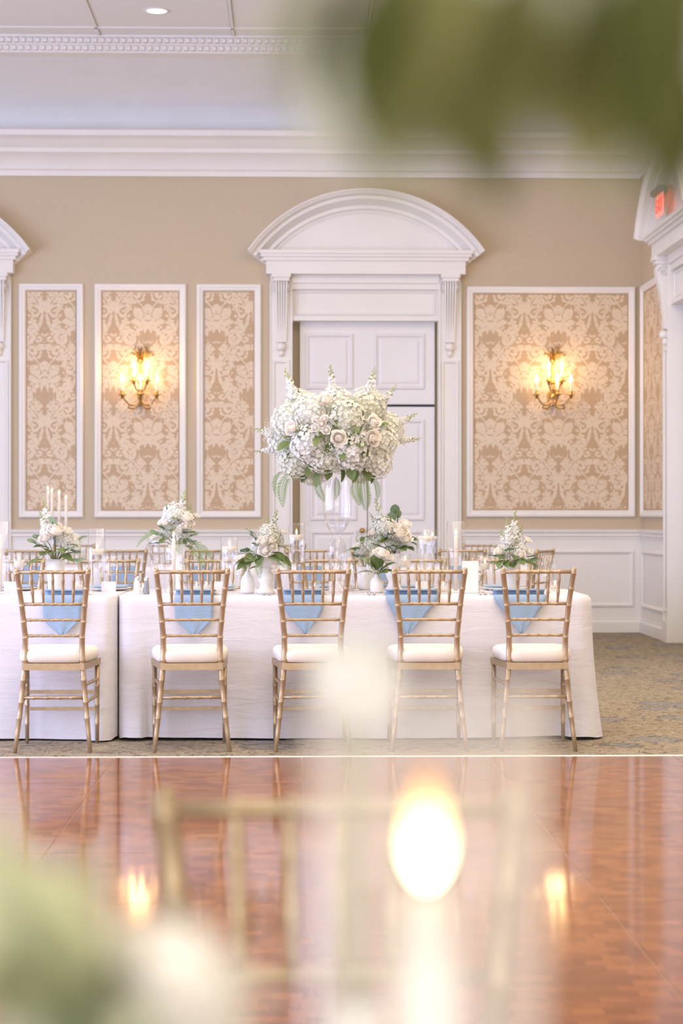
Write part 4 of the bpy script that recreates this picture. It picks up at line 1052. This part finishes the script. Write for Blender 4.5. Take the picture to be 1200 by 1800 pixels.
def float_vase(label, x, Y, z0, H, r, stem=True, base=None):
    q = at(x, 900, Y); b = TZ if base is None else base
    t = thing('floating_candle_vase', label, 'candle holder', (q.x, Y, b), 0, 'glass vases with floating candles')
    if stem:
        obj('stem', MB().lathe([(.0, .002), (.045, .002), (.045, .006), (.012, .014), (.008, .04), (.014, z0 * .4), (.008, z0 * .55), (.016, z0 * .75), (.008, z0 * .88), (.02, z0), (.0, z0)], 20), 'glass', t, smooth=True)
    obj('cylinder', cyl(MB(), r, z0, z0 + H), 'glass', t, smooth=True)
    wl = z0 + H * .62
    obj('water', MB().lathe([(.0, z0 + .01), (r - .004, z0 + .01), (r - .004, wl), (.0, wl)], 24), 'water', t, smooth=False)
    fc_ = obj('floating_candle', MB().lathe([(.0, wl - .012), (r * .6, wl - .012), (r * .88, wl + .006), (r * .88, wl + .016), (r * .7, wl + .02), (.0, wl + .019)], 20), 'wax', t, smooth=True)
    flame(fc_, 0, 0, wl + .02, .9)
    return t
float_vase('floating candle in a tall clear vase beside the left bouquet', 170, 11.1, .0, .35, .047, False)
float_vase('floating candle vase on a beaded stem right of the fern bouquet', 403, 11.07, .12, .18, .048)
float_vase('floating candle vase on a tall stem left of the tall bouquet', 521, 11.15, .16, .22, .047)
float_vase('floating candle vase on a bubble stem right of the tall bouquet', 747, 11.0, .20, .145, .048)
def votive(label, x, Y, h, stem):
    q = at(x, 900, Y); t = thing('stemmed_votive' if stem else 'votive_candle', label, 'votive', (q.x, Y, TZ), 0, 'lit glass votives')
    z0 = stem
    if stem: obj('stem', MB().lathe([(.0, .002), (.035, .002), (.034, .006), (.006, .014), (.0045, stem * .6), (.006, stem * .95), (.015, stem), (.0, stem)], 16), 'glass', t, smooth=True)
    obj('cup', MB().lathe([(.0, z0), (.026, z0), (.032, z0 + h * .5), (.034, z0 + h), (.031, z0 + h), (.029, z0 + h * .5), (.024, z0 + .006), (.0, z0 + .006)], 20), 'glass', t, smooth=True)
    vc_ = obj('candle', MB().lathe([(.0, z0 + .007), (.023, z0 + .007), (.026, z0 + h * .55), (.0, z0 + h * .53)], 16), 'wax', t, smooth=True)
    flame(vc_, 0, 0, z0 + h * .54, .75)
for x, Y, h, st, l in ((33, 10.95, .08, .13, 'stemmed glass votive at far left, lit'), (852, 10.9, .075, .12, 'stemmed glass votive left of the rightmost bouquet, lit'), (712, 11.0, .08, .13, 'stemmed glass votive below the wide bouquet, lit'), (251, 10.85, .055, 0, 'low lit votive between the salt and pepper shakers'),
                       (345, 10.95, .06, 0, 'low lit votive right of the second taper vase'), (362, 11.1, .055, 0, 'second low votive behind the second front chair'), (552, 10.95, .06, 0, 'low lit votive left of the tall vase foot'), (779, 10.85, .065, 0, 'low lit votive left of the right taper vase'), (836, 11.0, .06, 0, 'low lit votive behind the white card'), (135, 11.2, .055, 0, 'low lit votive behind the left bouquet vase'), (975, 11.2, .055, 0, 'low lit votive near the right end of the table'), (612, 11.2, .06, 0, 'low lit votive behind the third front chair post')):
    votive(l, x, Y, h, st)
def goblet(label, x, Y, H=.2, r=.036):
    q = at(x, 900, Y); t = thing('wine_glass', label, 'glass', (q.x, Y, TZ), 0, 'stemmed drinking glasses')
    obj('foot_and_stem', MB().lathe([(.0, .002), (.034, .002), (.033, .005), (.006, .011), (.0042, .03), (.004, H * .42), (.007, H * .46)], 18), 'glass', t, smooth=True)
    obj('bowl', MB().lathe([(.002, H * .46), (r * .7, H * .52), (r, H * .66), (r * .98, H * .8), (r * .85, H), (r * .82, H), (r * .82, H - .003)], 20), 'glass', t, smooth=True)
    return t
for x, Y, l in ((183, 10.78, 'wine glass beside the leftmost front chair'), (196, 10.95, 'wine glass between the first two front chairs'), (398, 10.85, 'wine glass at the right post of the second front chair'), (418, 11.0, 'wine glass behind the pale bud vase'), (590, 10.78, 'wine glass inside the third front chair back'), (612, 10.72, 'wine glass in front of the tall vase'), (708, 10.915, 'wine glass at the left post of the fourth front chair'), (640, 10.72, 'wine glass between tall vase and bud vase'), (772, 10.95, 'wine glass behind the fourth front chair back'), (845, 11.05, 'wine glass left of the rightmost bouquet'), (958, 10.85, 'water glass at the right end, behind the last front chair'), (966, 11.1, 'farther water glass at the right end of the table'), (10, 11.1, 'wine glass at the far left edge'), (275, 11.2, 'wine glass behind the shakers'), (500, 11.3, 'wine glass behind the baluster urn'), (748, 11.35, 'wine glass on the far side right of centre')):
    goblet(l, x, Y)
for x, mt, l in ((241, 'ceramic', 'salt shaker with silver cap on the table seam'), (257, 'silver', 'pepper shaker with silver cap beside the salt')):
    q = at(x, 900, 10.75); t = thing('shaker', l, 'shaker', (q.x, 10.75, TZ), 0, 'salt and pepper shakers')
    obj('body', MB().lathe([(.0, 0), (.017, 0), (.018, .01), (.014, .06), (.013, .075), (.0, .075)], 8), M['glass'] if mt == 'glass' else M['ceramic' if mt == 'ceramic' else 'grey'], t)
    obj('cap', MB().lathe([(.0135, .072), (.0135, .085), (.008, .096), (.0, .098)], 10), 'silver', t, smooth=True)

# place settings
def plate(X, Y, label, r=.135):
    o = obj('dinner_plate', MB().lathe([(.0, .004), (r * .6, .004), (r * .65, .0), (r, .014), (r, .017), (r * .64, .006), (.0, .008)], 36), 'china', None, True, loc=(X, Y, TZ)); tag(o, label, 'plate', 'white dinner plates'); return o
def napkin(X, topw, shoulder, drop, off, skew, label):
    """lies on the plate, folds over the cloth edge and hangs to a point"""
    mb = MB(); K = 10; rows = []
    edge = TA - .026
    def wid(dp):   # half width at drop dp, centre shift
        if dp <= shoulder: return topw / 2 * (1 - .06 * dp / max(shoulder, .01)), off * dp / drop
        q = (dp - shoulder) / (drop - shoulder); return topw / 2 * .94 * (1 - q) + .002, off * dp / drop
    path = [(TA + .29, TZ + .021, 0), (TA + .20, TZ + .022, 0), (TA + .10, TZ + .030, 0), (TA + .03, TZ + .034, 0), (TA + .012, TZ + .030, 0), (TA + .012, TZ + .026, 0), (TA + .03, TZ + .024, 0), (TA + .05, TZ + .018, 0), (TA + .052, TZ + .006, 0), (TA + .03, TZ + .003, 0), (TA - .01, TZ + .004, 0), (edge - .012, TZ - .006, .0)]
    for k in range(1, 15): path.append((edge - .022 - .15 * drop * k / 14, TZ - .010 - drop * k / 14, drop * k / 14))
    v = []
    for y, z, dp in path:
        h_, cx = wid(dp)
        for i in range(K + 1):
            u = (i / K - .5) * 2
            v.append((X + cx + u * h_ + skew * dp, y - .004 * math.cos(u * 5) * min(1, dp * 8), z))
    n = len(path)
    f = [(j * (K + 1) + i, j * (K + 1) + i + 1, (j + 1) * (K + 1) + i + 1, (j + 1) * (K + 1) + i) for j in range(n - 1) for i in range(K)]
    o = obj('napkin', mb.add(v, f), 'napkin', smooth=True)
    s = o.modifiers.new('solid', 'SOLIDIFY'); s.thickness = .003
    tag(o, label, 'napkin', 'dusty blue napkins hanging over the table edge'); return o
for x, tw_, sh, dr, of, l in ((111, .205, .115, .198, 0, 'first'), (342, .205, .115, .198, 0, 'second'), (533, .215, .06, .19, .01, 'third'), (724, .275, .02, .195, -.03, 'fourth'), (913, .275, .02, .19, .0, 'fifth')):
    q = at(x, 900, 10.55)
    napkin(q.x, tw_, sh, dr, of, 0, 'dusty blue napkin hanging behind the %s front chair from the left' % l)
    plate(q.x + .0, TA + .19, 'white plate at the place behind the %s front chair from the left' % l)
for i, (x, a, l) in enumerate(far1):
    q = at(x, 900, 11.3); plate(q.x, TB - .18, 'white plate on the far side of the table, %s from the left' % ('first', 'second', 'third', 'fourth', 'fifth', 'sixth')[i])
    o = obj('napkin', MB().box(-.10, .10, -.05, .20, .017, .024, bev=.004), 'napkin', loc=(q.x, TB - .16, TZ)); tag(o, 'folded blue napkin on the far-side plate, %s from the left' % ('first', 'second', 'third', 'fourth', 'fifth', 'sixth')[i], 'napkin', 'folded blue napkins on the far side')
    o = obj('place_card', MB().box(-.04, .04, -.002, .002, 0, .055), 'card', loc=(q.x + .02, TB - .36, TZ)); tag(o, 'small white place card before the far-side plate, %s from the left' % ('first', 'second', 'third', 'fourth', 'fifth', 'sixth')[i], 'card', 'place cards')
def fork(x, label):
    q = at(x, 900, 10.66); t = MB()
    for k in range(4): t.tube([(-.009 + .006 * k, -.05, .006), (-.009 + .006 * k, -.02, .012), (-.007 + .0047 * k, 0, .008)], .0016, 5)
    t.tube([(0, 0, .006), (0, .03, .004), (0, .13, .008)], [.008, .004, .005], 6)
    o = obj('fork', t, 'silver', smooth=True, loc=(q.x, 10.62, TZ)); tag(o, label, 'fork', 'silver forks')
for x, l in ((464, 'fork left of the third blue napkin'), (474, 'second fork beside the third blue napkin'), (648, 'fork left of the fourth blue napkin'), (657, 'second fork beside the fourth blue napkin'), (843, 'fork left of the fifth blue napkin'), (852, 'second fork beside the fifth blue napkin')): fork(x, l)
q = at(826, 900, 10.85); o = obj('table_card', MB().box(-.045, .045, -.003, .003, 0, .175).box(-.045, .045, .003, .05, 0, .004), 'card', loc=(q.x, 10.85, TZ), rot=(0, 0, R(4))); tag(o, 'tall white standing card right of the fourth front chair', 'card')
q = at(712, 900, 11.0)
# second table row: napkins, taper trio, glasses, posy
for i, (x, l) in enumerate(near2):
    q = at(x, 900, 16.0)
    mb = MB().box(-.10, .10, -.05, .25, 0, .006); v = [(-.10, -.05, .006), (.10, -.05, .006), (.10, -.055, -.13), (0, -.055, -.2), (-.10, -.055, -.13), (-.10, -.045, .0), (.10, -.045, .0), (.10, -.05, -.13), (0, -.05, -.2), (-.10, -.05, -.13)]
    mb.add(v, [(0, 1, 2, 3, 4), (9, 8, 7, 6, 5), (1, 6, 7, 2), (2, 7, 8, 3), (3, 8, 9, 4), (4, 9, 5, 0)])
    o = obj('napkin', mb, 'napkin', loc=(q.x, 16.0, TZ)); tag(o, 'small blue napkin on the second table row, %s from the left' % ('first', 'second', 'third', 'fourth', 'fifth', 'sixth')[i], 'napkin', 'napkins on the second table')
for x, top, l in ((84, 862, 'tallest white taper above the left bouquet'), (91, 866, 'white taper right beside the tallest taper'), (104, 869, 'middle white taper above the left bouquet'), (116, 878, 'shortest white taper above the left bouquet')):
    q = at(x, top, 16.4); Hc = q.z - TZ
    t = thing('taper_candle', l, 'candle', (q.x, 16.4, TZ), 0, 'tall tapers on the second table')
    obj('holder', MB().lathe([(.0, 0), (.0145, 0), (.0145, .006), (.008, .02), (.008, Hc - .32), (.0145, Hc - .31), (.0145, Hc - .285), (.0, Hc - .285)], 14), 'glass', t, smooth=True)
    wx_ = obj('wax_stick', MB().lathe([(.0, Hc - .3), (.0125, Hc - .3), (.0115, Hc), (.0, Hc + .003)], 12), 'wax', t, smooth=True); flame(wx_, 0, 0, Hc + .003, 1.0)
for x, l in ((270, 'distant floating candle vase on the second table, left'), (470, 'distant floating candle vase on the second table, centre'), (760, 'distant floating candle vase on the second table, right')):
    float_vase(l, x, 16.4, .1, .2, .05)

# ------------------------------------------------------------------ things on the nearest table (very close to the lens)
taper_vase('huge blurred lit taper in a glass cylinder close to the camera', 750, .75, .375, .300, gm='veil', r=.045, fm='flame_near', big=1.15)
bud_vase('blurred white bloom in a bud vase close to the camera', 626, .98, .2, [('white_bloom', 0, 0, .358, .023)], r=.03)
# low bouquet lower left
nb = thing('low_floral_arrangement', 'large blurred green and white bouquet at the lower left corner', 'bouquet', (-.085, .70, TZ), 0, 'low white bouquets')
cyl_urn(nb, .16)
def nbp(x, y, Y): 
    g = at(x, y, Y); return Vector((g.x + .085, g.y - .70, g.z - TZ))
nr = random.Random(9)
for kind, x, y, Y, s in (('rose', 300, 1740, .66, .022), ('rose', 335, 1775, .66, .02), ('rose', 240, 1800, .68, .022), ('filler_blossom', 150, 1720, .72, .03), ('hydrangea', 300, 1900, .7, .03), ('hydrangea', 120, 1900, .68, .03)):
    p = nbp(x, y, Y); bloom(nb, kind, p, p - Vector((0, 0, .12)), s)
for x, y, Y, s in ((30, 1520, .68, .055), (90, 1540, .70, .05), (10, 1590, .70, .055), (130, 1600, .7, .045), (60, 1620, .66, .05), (170, 1660, .68, .04), (110, 1680, .66, .045), (-20, 1660, .68, .05), (40, 1720, .66, .045), (200, 1720, .68, .04), (-20, 1500, .72, .05), (110, 1760, .64, .045), (0, 1780, .64, .05), (190, 1790, .64, .04), (250, 1770, .66, .04)):
    p = nbp(x, y, Y); d = p - Vector((0, 0, .17)); leafat(nb, 'sage_leaf' if nr.random() < .75 else 'leaf', p - d.normalized() * s * .5, d + Vector((nr.uniform(-.05, .05), nr.uniform(-.08, 0), nr.uniform(-.03, .05))), s, nr.uniform(-1, 1))
# tall bouquet overhead
nc = thing('tall_floral_centerpiece', 'dark blurred foliage of a tall bouquet hanging in at the top right', 'bouquet', (.24, .58, TZ))
tall_vase(nc)
def ncp(x, y, Y):
    g = at(x, y, Y); return Vector((g.x - .24, g.y - .58, g.z - TZ))
cc = Vector((0, 0, .87))
for i in range(34):
    z = 1 - 1.7 * (i + .5) / 34; a = i * 2.39996; q = math.sqrt(max(0, 1 - z * z)); d = Vector((q * math.cos(a), q * math.sin(a), z))
    p = cc + Vector((d.x * .30, d.y * .26, d.z * .2))
    if p.z < .62: continue
    bloom(nc, 'hydrangea' if i % 3 else 'rose', p, d, .095 if i % 3 else .05)
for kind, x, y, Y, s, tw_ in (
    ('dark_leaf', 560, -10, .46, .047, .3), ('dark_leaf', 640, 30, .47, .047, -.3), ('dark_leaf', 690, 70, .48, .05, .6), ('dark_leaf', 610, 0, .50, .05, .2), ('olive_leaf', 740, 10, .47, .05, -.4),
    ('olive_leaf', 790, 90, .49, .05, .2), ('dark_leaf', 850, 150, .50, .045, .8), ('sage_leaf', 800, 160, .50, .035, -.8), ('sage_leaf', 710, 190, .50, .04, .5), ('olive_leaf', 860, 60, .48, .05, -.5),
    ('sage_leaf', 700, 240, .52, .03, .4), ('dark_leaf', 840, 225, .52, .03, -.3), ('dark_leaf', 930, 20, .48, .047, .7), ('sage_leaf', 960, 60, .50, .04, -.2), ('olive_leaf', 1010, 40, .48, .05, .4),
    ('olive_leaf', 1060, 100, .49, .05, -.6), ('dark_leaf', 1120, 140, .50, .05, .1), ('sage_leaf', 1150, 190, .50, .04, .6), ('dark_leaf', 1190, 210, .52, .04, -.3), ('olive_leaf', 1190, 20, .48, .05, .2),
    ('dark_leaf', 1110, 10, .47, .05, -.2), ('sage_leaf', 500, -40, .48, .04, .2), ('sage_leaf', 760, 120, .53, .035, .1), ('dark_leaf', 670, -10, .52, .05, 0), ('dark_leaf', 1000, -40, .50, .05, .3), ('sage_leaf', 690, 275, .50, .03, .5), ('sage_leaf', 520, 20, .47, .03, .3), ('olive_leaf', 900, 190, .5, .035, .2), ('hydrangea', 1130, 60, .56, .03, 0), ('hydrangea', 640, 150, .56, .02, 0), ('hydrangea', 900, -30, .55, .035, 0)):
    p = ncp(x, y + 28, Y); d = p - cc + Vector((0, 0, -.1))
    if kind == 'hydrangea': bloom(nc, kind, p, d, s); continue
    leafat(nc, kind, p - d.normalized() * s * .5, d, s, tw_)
for k, (x, y) in enumerate(((640, -60), (780, -20), (860, -30), (1000, -60), (1120, -40))):
    p0 = cc + Vector((-.1, 0, -.1)); p1 = ncp(x, y + 80, .62); obj('stem', MB().tube([p0, (p0 + p1) / 2 + Vector((0, 0, .02)), p1], .003, 5), 'leaf', nc)
